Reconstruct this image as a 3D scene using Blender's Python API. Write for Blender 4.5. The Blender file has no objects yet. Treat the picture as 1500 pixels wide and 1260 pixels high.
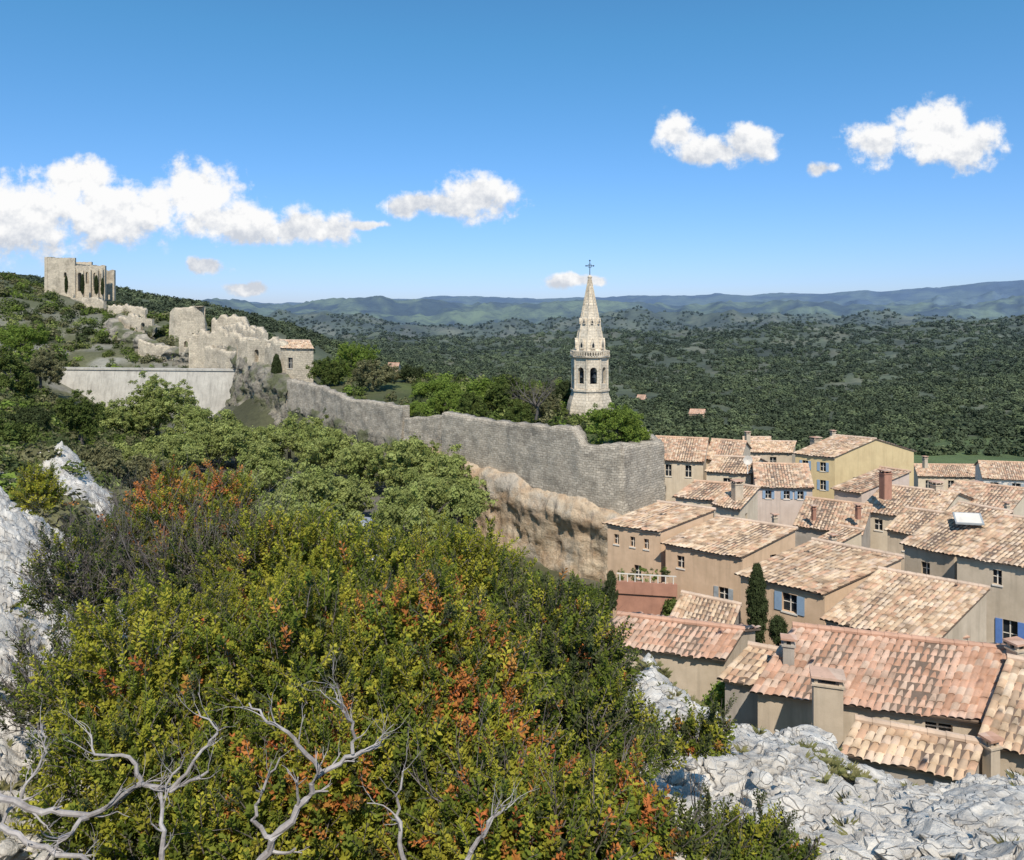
import bpy, math, random, bmesh
import numpy as np
from mathutils import Vector, noise, Matrix
random.seed(7); rng=np.random.default_rng(7)
F=1100.0
sc=bpy.context.scene
def P(u,v,Y): return Vector(((u-750)/F*Y, Y, (460-v)/F*Y))
def link(o,parent=None):
    sc.collection.objects.link(o)
    if parent: o.parent=parent
    return o
def empty(name,loc=(0,0,0)):
    e=bpy.data.objects.new(name,None); e.empty_display_size=.5
    sc.collection.objects.link(e); return e
# ------------------------------------------------------------ materials
class NT:
    def __init__(s,nt): s.nt=nt; s.n=nt.nodes; s.l=nt.links
    def new(s,t,**k):
        n=s.n.new(t)
        for a,b in k.items(): setattr(n,a,b)
        return n
    def link(s,a,b): s.l.new(a,b)
    def val(s,sock,v):
        if isinstance(v,bpy.types.NodeSocket): s.l.new(v,sock)
        else: sock.default_value=v
    def math(s,op,a,b=None,c=None,clamp=False):
        n=s.new('ShaderNodeMath',operation=op,use_clamp=clamp)
        s.val(n.inputs[0],a)
        if b is not None: s.val(n.inputs[1],b)
        if c is not None: s.val(n.inputs[2],c)
        return n.outputs[0]
    def vmath(s,op,a,b=None):
        n=s.new('ShaderNodeVectorMath',operation=op)
        s.val(n.inputs[0],a)
        if b is not None: s.val(n.inputs[1],b)
        return n.outputs[1] if op in('LENGTH','DISTANCE','DOT_PRODUCT') else n.outputs[0]
    def mix(s,f,a,b,bt='MIX'):
        n=s.new('ShaderNodeMix',data_type='RGBA',blend_type=bt)
        s.val(n.inputs[0],f)
        s.val(n.inputs[6],a if not isinstance(a,tuple) else (*a[:3],1))
        s.val(n.inputs[7],b if not isinstance(b,tuple) else (*b[:3],1))
        return n.outputs[2]
    def noise(s,vec,scale,detail=4,rough=.55,dist=0):
        n=s.new('ShaderNodeTexNoise'); n.inputs['Scale'].default_value=scale
        n.inputs['Detail'].default_value=detail; n.inputs['Roughness'].default_value=rough
        n.inputs['Distortion'].default_value=dist
        if vec is not None: s.l.new(vec,n.inputs['Vector'])
        return n.outputs[0]
    def ramp(s,f,stops):
        n=s.new('ShaderNodeValToRGB'); e=n.color_ramp.elements
        while len(e)<len(stops): e.new(.5)
        for i,(p,c) in enumerate(stops):
            e[i].position=p; e[i].color=(*c[:3],1) if isinstance(c,tuple) else (c,c,c,1)
        s.l.new(f,n.inputs[0]); return n.outputs[0]
    def mrange(s,x,a,b,c=0.,d=1.,smooth=False):
        n=s.new('ShaderNodeMapRange'); n.clamp=True
        if smooth: n.interpolation_type='SMOOTHSTEP'
        s.l.new(x,n.inputs[0])
        for i,v in zip((1,2,3,4),(a,b,c,d)): n.inputs[i].default_value=v
        return n.outputs[0]
def newmat(name):
    m=bpy.data.materials.new(name); m.use_nodes=True
    m.node_tree.nodes.clear(); t=NT(m.node_tree)
    out=t.new('ShaderNodeOutputMaterial'); return m,t,out
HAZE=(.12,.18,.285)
def haze(t,col,L=9000.):  # aerial haze painted into the base colour, growing with distance
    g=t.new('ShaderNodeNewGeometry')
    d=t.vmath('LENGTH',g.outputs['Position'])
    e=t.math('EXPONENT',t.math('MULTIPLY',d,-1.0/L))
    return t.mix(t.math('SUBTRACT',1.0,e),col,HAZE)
def principled(t,out,col,rough=.85,bump=None,bstr=.5,bdist=.05):
    b=t.new('ShaderNodeBsdfPrincipled'); t.val(b.inputs['Base Color'],col if not isinstance(col,tuple) else (*col,1))
    b.inputs['Roughness'].default_value=rough
    b.inputs['Specular IOR Level'].default_value=.25
    if bump is not None:
        n=t.new('ShaderNodeBump'); n.inputs['Strength'].default_value=bstr; n.inputs['Distance'].default_value=bdist
        t.link(bump,n.inputs['Height']); t.link(n.outputs[0],b.inputs['Normal'])
    t.link(b.outputs[0],out.inputs[0]); return b
def pos(t): return t.new('ShaderNodeNewGeometry').outputs['Position']
def simple(name,c1,c2=None,scale=3,rough=.85,bstr=.3,bscale=20,bdist=.02,streak=0):
    m,t,out=newmat(name); p=pos(t)
    c2=c2 or tuple(x*.7 for x in c1)
    n=t.noise(p,scale,5,.65)
    col=t.mix(t.mrange(n,.35,.65),c1,c2)
    if streak:
        s=t.vmath('MULTIPLY',p,(1.6,1.6,.12)); sn=t.noise(s,1.5,4,.7)
        col=t.mix(t.mrange(sn,.5,.75,0,streak),col,tuple(x*.45 for x in c1))
    principled(t,out,col,rough,t.noise(p,bscale,4,.7),bstr,bdist); return m
def leafmat(name,c1,c2,trans=.25,L=0,vs=.35):
    m,t,out=newmat(name)
    if L: r=t.new('ShaderNodeObjectInfo').outputs['Random']
    else: r=t.new('ShaderNodeAttribute',attribute_name='rnd').outputs['Fac']
    p=pos(t); n=t.noise(p,vs,1,.6)
    f=t.math('ADD',t.math('MULTIPLY',r,.55),t.math('MULTIPLY',t.mrange(n,.3,.7),.45))
    col=t.mix(f,c1,c2)
    r2=t.math('FRACT',t.math('MULTIPLY',r,17.3))
    col=t.mix(1.0,col,t.ramp(r2,[(0,.58),(1,1.0)]),'MULTIPLY')
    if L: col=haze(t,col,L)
    d=t.new('ShaderNodeBsdfDiffuse'); t.link(col,d.inputs[0])
    tr=t.new('ShaderNodeBsdfTranslucent'); t.link(col,tr.inputs[0])
    mx=t.new('ShaderNodeMixShader'); mx.inputs[0].default_value=trans
    t.link(d.outputs[0],mx.inputs[1]); t.link(tr.outputs[0],mx.inputs[2]); t.link(mx.outputs[0],out.inputs[0]); return m
def stonewall(name,c1,c2,mortar,bw=.42,bh=.2,dirt=.4,warp=.5):
    m,t,out=newmat(name)
    uv=t.new('ShaderNodeUVMap').outputs[0]
    p=pos(t)
    nz=t.new('ShaderNodeTexNoise'); nz.inputs['Scale'].default_value=1.3; nz.inputs['Detail'].default_value=4
    t.link(uv,nz.inputs['Vector'])
    off=t.vmath('MULTIPLY',t.vmath('SUBTRACT',nz.outputs[1],(.5,.5,.5)),(warp,warp*.8,0))
    v=t.vmath('ADD',uv,off)
    b=t.new('ShaderNodeTexBrick'); t.link(v,b.inputs['Vector'])
    b.inputs['Scale'].default_value=1; b.inputs['Brick Width'].default_value=bw; b.inputs['Row Height'].default_value=bh
    b.inputs['Mortar Size'].default_value=.018; b.inputs['Mortar Smooth'].default_value=.8; b.inputs['Bias'].default_value=0
    b.inputs['Color1'].default_value=(*c1,1); b.inputs['Color2'].default_value=(*c2,1); b.inputs['Mortar'].default_value=(*mortar,1)
    n=t.noise(p,.45,6,.7); col=t.mix(1.0,b.outputs[0],t.ramp(n,[(.36,.66),(.5,.95),(.6,1.0)]),'MULTIPLY')
    vs=t.noise(t.vmath('MULTIPLY',p,(1.2,1.2,.25)),1.0,5,.7); col=t.mix(t.mrange(vs,.52,.7,0,dirt),col,(.17,.14,.11))
    n2=t.noise(p,5,5,.75); col=t.mix(1.0,col,t.ramp(n2,[(.35,.70),(.58,1.0)]),'MULTIPLY')
    h=t.math('ADD',t.math('MULTIPLY',b.outputs[1],-.7),t.math('MULTIPLY',n2,1.2))
    principled(t,out,col,.92,h,.8,.055); return m
def tilemat(name,cols):
    m,t,out=newmat(name)
    uv=t.new('ShaderNodeUVMap').outputs[0]
    fl=t.vmath('FLOOR',uv)
    w=t.new('ShaderNodeTexWhiteNoise',noise_dimensions='3D')
    t.link(fl,w.inputs['Vector'])
    r=t.new('ShaderNodeValToRGB'); r.color_ramp.interpolation='CONSTANT'
    e=r.color_ramp.elements
    while len(e)<len(cols): e.new(.5)
    for i,c in enumerate(cols): e[i].position=i/len(cols); e[i].color=(*c,1)
    t.link(w.outputs[0],r.inputs[0]); col=r.outputs[0]
    p=pos(t)
    n=t.noise(p,1.1,5,.65); col=t.mix(1.0,col,t.ramp(n,[(.3,.72),(.6,1.0)]),'MULTIPLY')
    n2=t.noise(p,9,4,.7); col=t.mix(t.mrange(n2,.56,.75,0,.55),col,(.24,.19,.15))
    principled(t,out,col,.9,n2,.3,.02); return m
M={}
M['plaster_cream']=simple('plaster_cream',(.68,.56,.41),(.57,.46,.33),.9,streak=.4)
M['plaster_beige']=simple('plaster_beige',(.60,.48,.35),(.48,.38,.27),.9,streak=.45)
M['plaster_peach']=simple('plaster_peach',(.67,.47,.31),(.56,.39,.25),.9,streak=.4)
M['plaster_ochre']=simple('plaster_ochre',(.66,.50,.27),(.58,.43,.23),.9,streak=.35)
M['plaster_pink']=simple('plaster_pink',(.64,.51,.42),(.55,.43,.35),.9,streak=.4)
M['plaster_grey']=simple('plaster_grey',(.46,.40,.33),(.34,.29,.24),.9,streak=.5)
M['plaster_white']=simple('plaster_white',(.74,.67,.57),(.64,.57,.48),.9,streak=.3)
M['plaster_red']=simple('plaster_red',(.48,.24,.16),(.36,.18,.12),.9,streak=.4)
M['glass_dark_fill']=simple('glass_and_dark_fill',(.03,.035,.04),(.015,.02,.025),2,.15,0)  # panes, also the dark fill of belfry, dormers and chimney slots
M['blue']=simple('shutter_blue',(.12,.22,.48),(.10,.18,.4),3,.6,.1)
M['paleblue']=simple('shutter_pale_blue',(.28,.38,.48),(.24,.32,.42),3,.6,.1)
M['greyshut']=simple('shutter_grey',(.38,.4,.4),None,3,.6,.1)
M['iron']=simple('iron',(.04,.05,.06),None,3,.6,.1)
M['concrete']=simple('dam_concrete',(.56,.51,.43),(.42,.38,.32),.5,.9,.5,3,.08,streak=.8)
M['wood']=simple('bark',(.14,.12,.10),(.08,.07,.06),6,.9,.6,20)
M['deadwood']=simple('dead_wood',(.44,.40,.37),(.22,.19,.175),12,.8,.6,60,.004)
M['twig']=simple('twig_bark',(.20,.17,.15),(.10,.08,.07),12,.8,.3,60,.004)
M['stone']=stonewall('rampart_stone',(.62,.53,.41),(.44,.375,.29),(.27,.22,.17))
M['ruin']=stonewall('ruin_stone',(.74,.62,.45),(.60,.50,.37),(.38,.31,.23),.6,.3,.3)
M['ashlar']=stonewall('ashlar_stone',(.82,.69,.52),(.74,.62,.46),(.56,.47,.35),.6,.32,.12,.06)
M['underroof']=simple('roof_underside',(.2,.14,.1),None,3)
M['tile_cream']=tilemat('canal_tiles_cream',[(.68,.49,.32),(.60,.41,.26),(.72,.55,.39),(.54,.35,.22),(.64,.47,.34),(.47,.33,.22),(.70,.51,.34),(.60,.37,.24)])
M['tile_terra']=tilemat('canal_tiles_terracotta',[(.58,.34,.23),(.63,.40,.28),(.50,.28,.18),(.63,.45,.33),(.58,.34,.23),(.53,.36,.26),(.66,.44,.32)])
M['tile_mixed']=tilemat('canal_tiles_mixed',[(.64,.46,.30),(.58,.35,.23),(.69,.52,.37),(.49,.30,.19),(.62,.41,.27),(.54,.40,.28),(.40,.28,.20)])
M['lf_plane']=leafmat('plane_tree_leaves',(.31,.36,.10),(.46,.49,.17),.35)
M['lf_dark']=leafmat('dark_scrub_leaves',(.055,.07,.028),(.09,.11,.045),.15)
M['lf_mid']=leafmat('shrub_leaves',(.10,.14,.035),(.18,.21,.06),.25)
M['lf_olive']=leafmat('olive_leaves',(.18,.18,.085),(.28,.26,.13),.25)
M['lf_bright']=leafmat('bright_leaves',(.19,.27,.05),(.30,.38,.08),.35)
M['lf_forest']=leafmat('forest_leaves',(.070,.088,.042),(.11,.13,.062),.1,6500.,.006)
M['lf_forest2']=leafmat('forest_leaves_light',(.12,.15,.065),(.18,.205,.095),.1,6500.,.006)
M['lf_yg']=leafmat('box_leaves_yellow_green',(.35,.37,.04),(.60,.53,.08),.35,0,2.)
M['lf_green']=leafmat('box_leaves_green',(.13,.175,.03),(.27,.30,.05),.3,0,2.)
M['lf_dk']=leafmat('box_leaves_dark',(.075,.095,.037),(.15,.16,.06),.2,0,2.)
M['lf_red']=leafmat('terebinth_leaves_orange',(.70,.18,.07),(.70,.38,.09),.35,0,2.)
M['lf_gry']=leafmat('dry_twig_leaves',(.15,.125,.10),(.25,.21,.17),.1,0,2.)
M['lf_grass']=leafmat('dry_grass_blades',(.36,.31,.15),(.26,.27,.10),.2,0,2.)
# ------------------------------------------------------------ mesh builder
class MB:
    def __init__(s): s.v=[];s.f=[];s.m=[];s.uv=[]
    def poly(s,pts,mi=0,uv=None):
        b=len(s.v); s.v+= [tuple(p) for p in pts]; s.f.append(tuple(range(b,b+len(pts)))); s.m.append(mi)
        if uv is None:
            p0=Vector(pts[0]); n=(Vector(pts[1])-p0).cross(Vector(pts[2])-p0)
            if n.length<1e-9: n=Vector((0,0,1))
            n.normalize()
            if abs(n.z)>.8: uv=[(p[0],p[1]) for p in pts]
            else:
                t=Vector((-n.y,n.x,0)); t.normalize(); uv=[(Vector(p).dot(t),p[2]) for p in pts]
        s.uv+=uv
    def obox(s,O,a,b,c,mi=0):
        O=Vector(O);a=Vector(a);b=Vector(b);c=Vector(c)
        if a.cross(b).dot(c)<0: a,b=b,a
        q=[O,O+a,O+a+b,O+b]; r=[p+c for p in q]
        s.poly([q[3],q[2],q[1],q[0]],mi); s.poly(r,mi)
        for i in range(4):
            j=(i+1)%4; s.poly([q[i],q[j],r[j],r[i]],mi)
    def box(s,cx,cy,z0,sx,sy,sz,rot=0,mi=0):
        a=Vector((math.cos(rot),math.sin(rot),0)); b=Vector((-a.y,a.x,0))
        s.obox(Vector((cx,cy,z0))-a*sx/2-b*sy/2,a*sx,b*sy,(0,0,sz),mi)
    def tube(s,pts,rad,n=6,mi=0,cap=True):
        rings=[]
        for i,p in enumerate(pts):
            p=Vector(p); d=(Vector(pts[min(i+1,len(pts)-1)])-Vector(pts[max(i-1,0)])).normalized()
            x=d.cross(Vector((.31,.2,.93)));
            if x.length<.05: x=d.cross(Vector((1,0,0)))
            x.normalize(); y=d.cross(x)
            rings.append([p+(x*math.cos(a)+y*math.sin(a))*rad[i] for a in [2*math.pi*k/n for k in range(n)]])
        for i in range(len(rings)-1):
            for k in range(n):
                j=(k+1)%n; s.poly([rings[i][k],rings[i][j],rings[i+1][j],rings[i+1][k]],mi,[(k/n,i),(1,i),(1,i+1),(0,i+1)])
        if cap: s.poly(rings[-1],mi,[(0,0)]*n)
    def lathe(s,c,rings,n=8,mi=0,rot=0):
        c=Vector(c); R=[[c+Vector((r*math.cos(rot+2*math.pi*k/n),r*math.sin(rot+2*math.pi*k/n),z)) for k in range(n)] for z,r in rings]
        for i in range(len(R)-1):
            for k in range(n):
                j=(k+1)%n; s.poly([R[i][k],R[i][j],R[i+1][j],R[i+1][k]],mi)
        s.poly(R[-1],mi)
    def obj(s,name,mats,parent=None,smooth=False):
        me=bpy.data.meshes.new(name); me.from_pydata(s.v,[],s.f)
        me.polygons.foreach_set('material_index',s.m)
        uvl=me.uv_layers.new(name='UVMap'); uvl.data.foreach_set('uv',np.array(s.uv,dtype=np.float32).ravel())
        for m in mats: me.materials.append(M[m] if isinstance(m,str) else m)
        if smooth: me.polygons.foreach_set('use_smooth',[True]*len(s.f))
        o=bpy.data.objects.new(name,me); return link(o,parent)
def gridobj(name,V,mat,parent=None,col=None,uv=None,smooth=True):
    nr,nc=V.shape[:2]; me=bpy.data.meshes.new(name)
    idx=np.arange(nr*nc).reshape(nr,nc)
    q=np.stack([idx[:-1,:-1],idx[:-1,1:],idx[1:,1:],idx[1:,:-1]],-1).reshape(-1,4)
    me.vertices.add(nr*nc); me.vertices.foreach_set('co',V.reshape(-1).astype(np.float32))
    me.loops.add(q.size); me.loops.foreach_set('vertex_index',q.ravel().astype(np.int32))
    me.polygons.add(len(q)); me.polygons.foreach_set('loop_start',(np.arange(len(q))*4).astype(np.int32))
    me.polygons.foreach_set('loop_total',np.full(len(q),4,dtype=np.int32))
    me.update(calc_edges=True)
    if smooth: me.polygons.foreach_set('use_smooth',np.ones(len(q),dtype=bool))
    if col is not None:
        a=me.color_attributes.new('cover','FLOAT_COLOR','POINT')
        c=np.ones((nr*nc,4),dtype=np.float32); c[:,:3]=col.reshape(-1,3); a.data.foreach_set('color',c.ravel())
    if uv is not None:
        l=me.uv_layers.new(name='UVMap'); l.data.foreach_set('uv',uv.reshape(-1,2)[q.ravel()].astype(np.float32).ravel())
    me.materials.append(M[mat] if isinstance(mat,str) else mat); me.validate()
    o=bpy.data.objects.new(name,me); return link(o,parent)
def hashn(ix,iy,s):
    h=(ix*374761393+iy*668265263+s*974634777)&0xFFFFFFFF
    h=((h^(h>>13))*1274126177)&0xFFFFFFFF
    return ((h^(h>>16))&0xFFFF)/65535.0
def vn(x,y,s=0):
    ix=np.floor(x).astype(np.int64); iy=np.floor(y).astype(np.int64); fx=x-ix; fy=y-iy
    fx=fx*fx*(3-2*fx); fy=fy*fy*(3-2*fy)
    a=hashn(ix,iy,s);b=hashn(ix+1,iy,s);c=hashn(ix,iy+1,s);d=hashn(ix+1,iy+1,s)
    return (a*(1-fx)+b*fx)*(1-fy)+(c*(1-fx)+d*fx)*fy
def fbm(x,y,o=4,s=0,g=.5):
    r=0;a=1;t=0
    for i in range(o): r=r+a*vn(x*2**i+i*17.3,y*2**i-i*9.1,s+i); t+=a; a*=g
    return r/t
def ridged(x,y,o=4,s=0):
    r=0;a=1;t=0
    for i in range(o): r=r+a*(1-np.abs(2*vn(x*2**i+i*7.3,y*2**i+i*3.1,s+i)-1)); t+=a; a*=.55
    return r/t
# ------------------------------------------------------------ terrain
sky_u=[-900,-300,0,310,450,560,620,700,850,950,1100,1200,1250,1300,1400,1500,1900,2500]
sky_v=[430,440,444,445,448,438,432,439,440,435,434,431,425,432,421,412,408,420]
cols={
-700:[(2,1300),(4,1150),(10,760),(30,600),(80,480),(150,390),(200,340),(260,340),(420,380),(900,430)],
-300:[(2,1320),(4,1180),(10,800),(30,640),(80,540),(150,450),(200,385),(260,385),(420,395),(900,440)],
0:[(2,1380),(4,1230),(6,1010),(10,830),(14,735),(18,750),(30,690),(50,640),(80,590),(110,560),(150,490),(200,408),(260,415),(420,405),(900,445)],
90:[(2,1390),(4,1260),(7,1060),(12,850),(20,770),(28,658),(32,690),(50,665),(80,640),(112,600),(135,548),(160,495),(196,431),(215,436),(300,450),(420,415),(900,450)],
170:[(4,1300),(8,1080),(14,880),(24,770),(30,735),(45,730),(70,690),(118,612),(132,612),(136,548),(160,500),(190,452),(215,460),(300,470),(420,427),(900,455)],
300:[(4,1320),(8,1180),(14,1010),(25,880),(40,830),(60,765),(90,672),(122,614),(132,612),(136,546),(150,510),(165,478),(185,475),(230,500),(300,500),(420,450),(600,470),(900,500)],
430:[(4,1330),(14,1130),(25,960),(40,900),(60,785),(90,680),(105,650),(114,560),(125,530),(135,535),(170,530),(260,550),(420,482),(600,500),(1000,508)],
560:[(4,1340),(14,1220),(30,1090),(45,910),(60,790),(80,710),(110,640),(140,610),(180,600),(300,580),(600,530),(1000,508)],
720:[(2,1400),(4,1330),(7,1320),(12,1290),(20,1230),(30,1120),(45,950),(60,848),(70,790),(80,735),(120,665),(180,640),(300,600),(600,540),(1000,512)],
950:[(2,1390),(4.2,1275),(7,1080),(11,965),(14,1150),(22,1230),(32,1110),(50,925),(60,865),(80,757),(120,690),(180,665),(300,612),(600,540),(1000,505)],
1200:[(2,1390),(4.5,1262),(8.5,1080),(10.5,1300),(16,1400),(22,1360),(32,1130),(50,925),(80,765),(120,700),(180,668),(300,612),(600,545),(1000,508)],
1500:[(2,1390),(4.5,1250),(7.5,1150),(9.5,1350),(15,1420),(22,1370),(32,1130),(50,925),(80,765),(120,700),(180,668),(300,605),(600,535),(1000,500)],
2000:[(2,1390),(4.5,1250),(7.5,1150),(10,1350),(16,1400),(32,1130),(50,925),(80,765),(120,700),(180,668),(300,600),(600,530),(1000,500)],
}
farU=[-700,-300,0,300,430,560,680,800,930,1050,1180,1300,1500,2000]
cp=[]
for u,l in cols.items():
    for Y,v in l: cp.append((u,Y,v))
r13=dict(zip(farU,[462,462,462,486,494,496,502,498,488,492,480,484,472,480]))
r26=dict(zip(farU,[455,455,455,468,462,470,478,470,463,461,468,465,476,472]))
r55=dict(zip(farU,[455,455,455,444,450,444,449,444,450,452,446,451,444,444]))
for u in farU:
    cp.append((u,1300,r13[u])); cp.append((u,1900,r13[u]+14)); cp.append((u,2700,r26[u])); cp.append((u,3600,r26[u]+20)); cp.append((u,5500,r55[u])); cp.append((u,7500,r55[u]+18))
for u in range(-900,2600,70):
    cp.append((u,12000,float(np.interp(u,sky_u,sky_v)))); cp.append((u,16000,470))
cp=np.array(cp)
def wc(u,Y): return np.stack([np.asarray(u)/150.,np.log(np.asarray(Y))*3.2],-1)
TC=wc(cp[:,0],cp[:,1]); TN=len(TC)
TD=np.linalg.norm(TC[:,None]-TC[None],axis=-1)
TA=np.zeros((TN+1,TN+1)); TA[:TN,:TN]=-TD-np.eye(TN)*1e-6; TA[:TN,TN]=1; TA[TN,:TN]=1
TW=np.linalg.solve(TA,np.append(cp[:,2],0))
def rbf(u,Y):
    q=wc(u,Y).reshape(-1,2); r=np.empty(len(q))
    for i in range(0,len(q),20000):
        s=q[i:i+20000]; r[i:i+20000]=-np.linalg.norm(s[:,None]-TC[None],axis=-1)@TW[:TN]+TW[TN]
    return r.reshape(np.shape(u))
PL=np.array([(-33,110),(-31,105.5),(-24.8,98.5),(-19.3,90.5),(-11.8,82.6),(-6.6,76),(0.7,69),(5.7,62.8),(8.8,60.8),(12.4,65),(12.6,82),(13,95),(8,108),(-8,122),(-33,124)],float)
def pdist(x,y):
    d=np.full(np.shape(x),1e9); ins=np.zeros(np.shape(x),bool)
    for i in range(len(PL)):
        a=PL[i];b=PL[(i+1)%len(PL)]; e=b-a
        t=np.clip(((x-a[0])*e[0]+(y-a[1])*e[1])/(e@e),0,1)
        d=np.minimum(d,np.hypot(x-a[0]-t*e[0],y-a[1]-t*e[1]))
        c=((a[1]>y)!=(b[1]>y))&(x<(b[0]-a[0])*(y-a[1])/(b[1]-a[1]+1e-12)+a[0]); ins^=c
    return np.where(ins,d,-d)
def Hgt(x,y,detail=True):
    x=np.asarray(x,float);y=np.asarray(y,float)
    u=750+F*x/y; v=rbf(u,y)
    z=(460-v)/F*y
    big=np.clip((y-200)/300,0,1)
    amp=15+24*np.clip((y-700)/900,0,1)
    z=z+big*(ridged(u/100,np.log(y)*6,5,3)-.56)*y/F*amp*np.where(y>9000,.35,1)
    z=z+np.clip(y/300,0,1)*(1-big)*(fbm(x/9,y/9,4,5)-.5)*2.2
    pd=pdist(x,y); zp=-11.5+np.clip((y-88)/30,0,1)*1.7+(fbm(x/6,y/6,3,9)-.5)*.5
    k=np.clip(pd/.9,0,1); k=np.where(y>108,np.clip((pd+0)/6,0,1),k)
    z=z*(1-k)+np.maximum(z,zp)*k
    if detail:
        a=np.clip(1-(y-14)/16,0,1)
        z=z+a*((ridged(x/1.1+3,y/1.1,5,11)-.55)*.42+(fbm(x*3,y*3,3,12)-.5)*.10)
    return z
ucol=np.concatenate([np.arange(-800,-60,18),np.arange(-60,1560,4.5),np.arange(1560,2300,18)])
yrow=np.exp(np.concatenate([np.linspace(math.log(1.2),math.log(14),100,endpoint=False),np.linspace(math.log(14),math.log(150),250,endpoint=False),np.linspace(math.log(150),math.log(16000),340)]))
U,Yg=np.meshgrid(ucol,yrow); X=(U-750)/F*Yg
Z=Hgt(X,Yg)
om=((U>880)&(Yg<12.5))|((U<180)&(Yg>4.5)&(Yg<31))
Z=np.where(om,Z-.3,Z)
pd=pdist(X,Yg)
rockc=np.array([.48,.44,.38]); scrub=np.array([.17,.165,.08]); dirt=np.array([.25,.2,.14]); asph=np.array([.26,.235,.20]); forest=np.array([.12,.135,.07]); grass=np.array([.14,.17,.05]); pale=np.array([.34,.31,.2])
def L3(m): return m[...,None]
n1=fbm(X/6,Yg/6,4,21); n2=fbm(X/2.,Yg/2.,4,22)
col=np.zeros(X.shape+(3,))+scrub
rk=np.clip((n1-.52)*9,0,1)*np.clip(1-(Yg-150)/100,0,1)*.6; col=col*(1-L3(rk))+rockc*L3(rk)
rk=np.clip((15-Yg)/3,0,1); col=col*(1-L3(rk))+rockc*L3(rk)
dk=np.clip((n2-.52)*8,0,1)*.6*(Yg<16); col=col*(1-L3(dk))+dirt*L3(dk)
bs=((U>180)&(U<880)&(Yg<13)); col=np.where(L3(bs),dirt*.5,col)  # soil under the shrubs painted darker to deepen their shaded interior
sq=np.clip(1-np.abs(Z+18.5)/2.5,0,1)*(Yg>42)*(Yg<85)*(U<900)*(pd<0); sq=np.clip(sq*3,0,1); col=col*(1-L3(sq))+asph*L3(sq)
vl=((U>820)&(Yg>20)&(Yg<125)&(pd<0)); col=np.where(L3(vl),pale*.8,col)
pl=np.clip(pd,0,1)*np.clip(n1*2-.2,0,1); col=col*(1-L3(pl))+grass*L3(pl)
fr=np.clip((Yg-150)/60,0,1); n3=fbm(U/30,np.log(Yg)*14,5,31); n4=fbm(U/120,np.log(Yg)*9,4,33)
k3=L3(np.clip((n3-.55)*8,0,1)*.45); fc=forest*(.7+.6*L3(n4)); fc=fc*(1-k3)+pale*.8*k3
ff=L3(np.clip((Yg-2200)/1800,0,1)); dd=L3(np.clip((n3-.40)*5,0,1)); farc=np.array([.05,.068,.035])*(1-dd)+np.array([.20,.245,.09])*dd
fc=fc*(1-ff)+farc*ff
col=col*(1-L3(fr))+fc*L3(fr)
fl=((Yg>150)&(Yg<225)&(U>1300)); gg=np.array([.12,.18,.05])*(1-L3(n4)*.5)+np.array([.2,.2,.08])*L3(n4)*.5; col=np.where(L3(fl),gg,col)
fl=.6*np.exp(-(((U-1200)/40)**2+((np.log(Yg)-math.log(640))/.04)**2)); col=col*(1-L3(fl))+np.array([.17,.25,.07])*L3(fl)
mt,t,out=newmat('terrain')
a=t.new('ShaderNodeVertexColor',layer_name='cover'); p=pos(t)
ns=t.noise(p,2.2,5,.7); c_=t.mix(1.0,a.outputs[0],t.ramp(ns,[(.3,.55),(.5,.9),(.72,1.0)]),'MULTIPLY')
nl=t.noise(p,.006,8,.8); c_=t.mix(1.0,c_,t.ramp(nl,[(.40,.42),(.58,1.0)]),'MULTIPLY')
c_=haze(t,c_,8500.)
principled(t,out,c_,.95,t.noise(p,5,4,.7),.6,.12)
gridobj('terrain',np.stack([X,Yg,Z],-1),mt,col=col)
mr,t,out=newmat('karst_limestone'); p=pos(t)
g=t.new('ShaderNodeNewGeometry')
nn=t.noise(p,3,6,.7); c_=t.mix(t.mrange(nn,.35,.62),(.42,.38,.33),(.74,.68,.59))
n5=t.noise(p,.9,4,.6); c_=t.mix(t.mrange(n5,.56,.7,0,.5),c_,(.42,.35,.26))
vo=t.new('ShaderNodeTexVoronoi',feature='DISTANCE_TO_EDGE'); vo.inputs['Scale'].default_value=3.0
nv=t.new('ShaderNodeTexNoise'); nv.inputs['Scale'].default_value=3; t.link(p,nv.inputs['Vector'])
t.link(t.vmath('ADD',p,t.vmath('MULTIPLY',t.vmath('SUBTRACT',nv.outputs[1],(.5,.5,.5)),(.9,.9,.9))),vo.inputs['Vector'])
ck=t.mrange(vo.outputs[0],0,.025); c_=t.mix(ck,(.3,.265,.225),c_)
hh=t.math('ADD',t.math('MULTIPLY',ck,.5),t.noise(p,14,6,.75))
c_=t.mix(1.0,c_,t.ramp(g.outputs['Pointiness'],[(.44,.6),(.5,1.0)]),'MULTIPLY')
principled(t,out,c_,.92,hh,.8,.04)
M['karst']=mr
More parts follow.
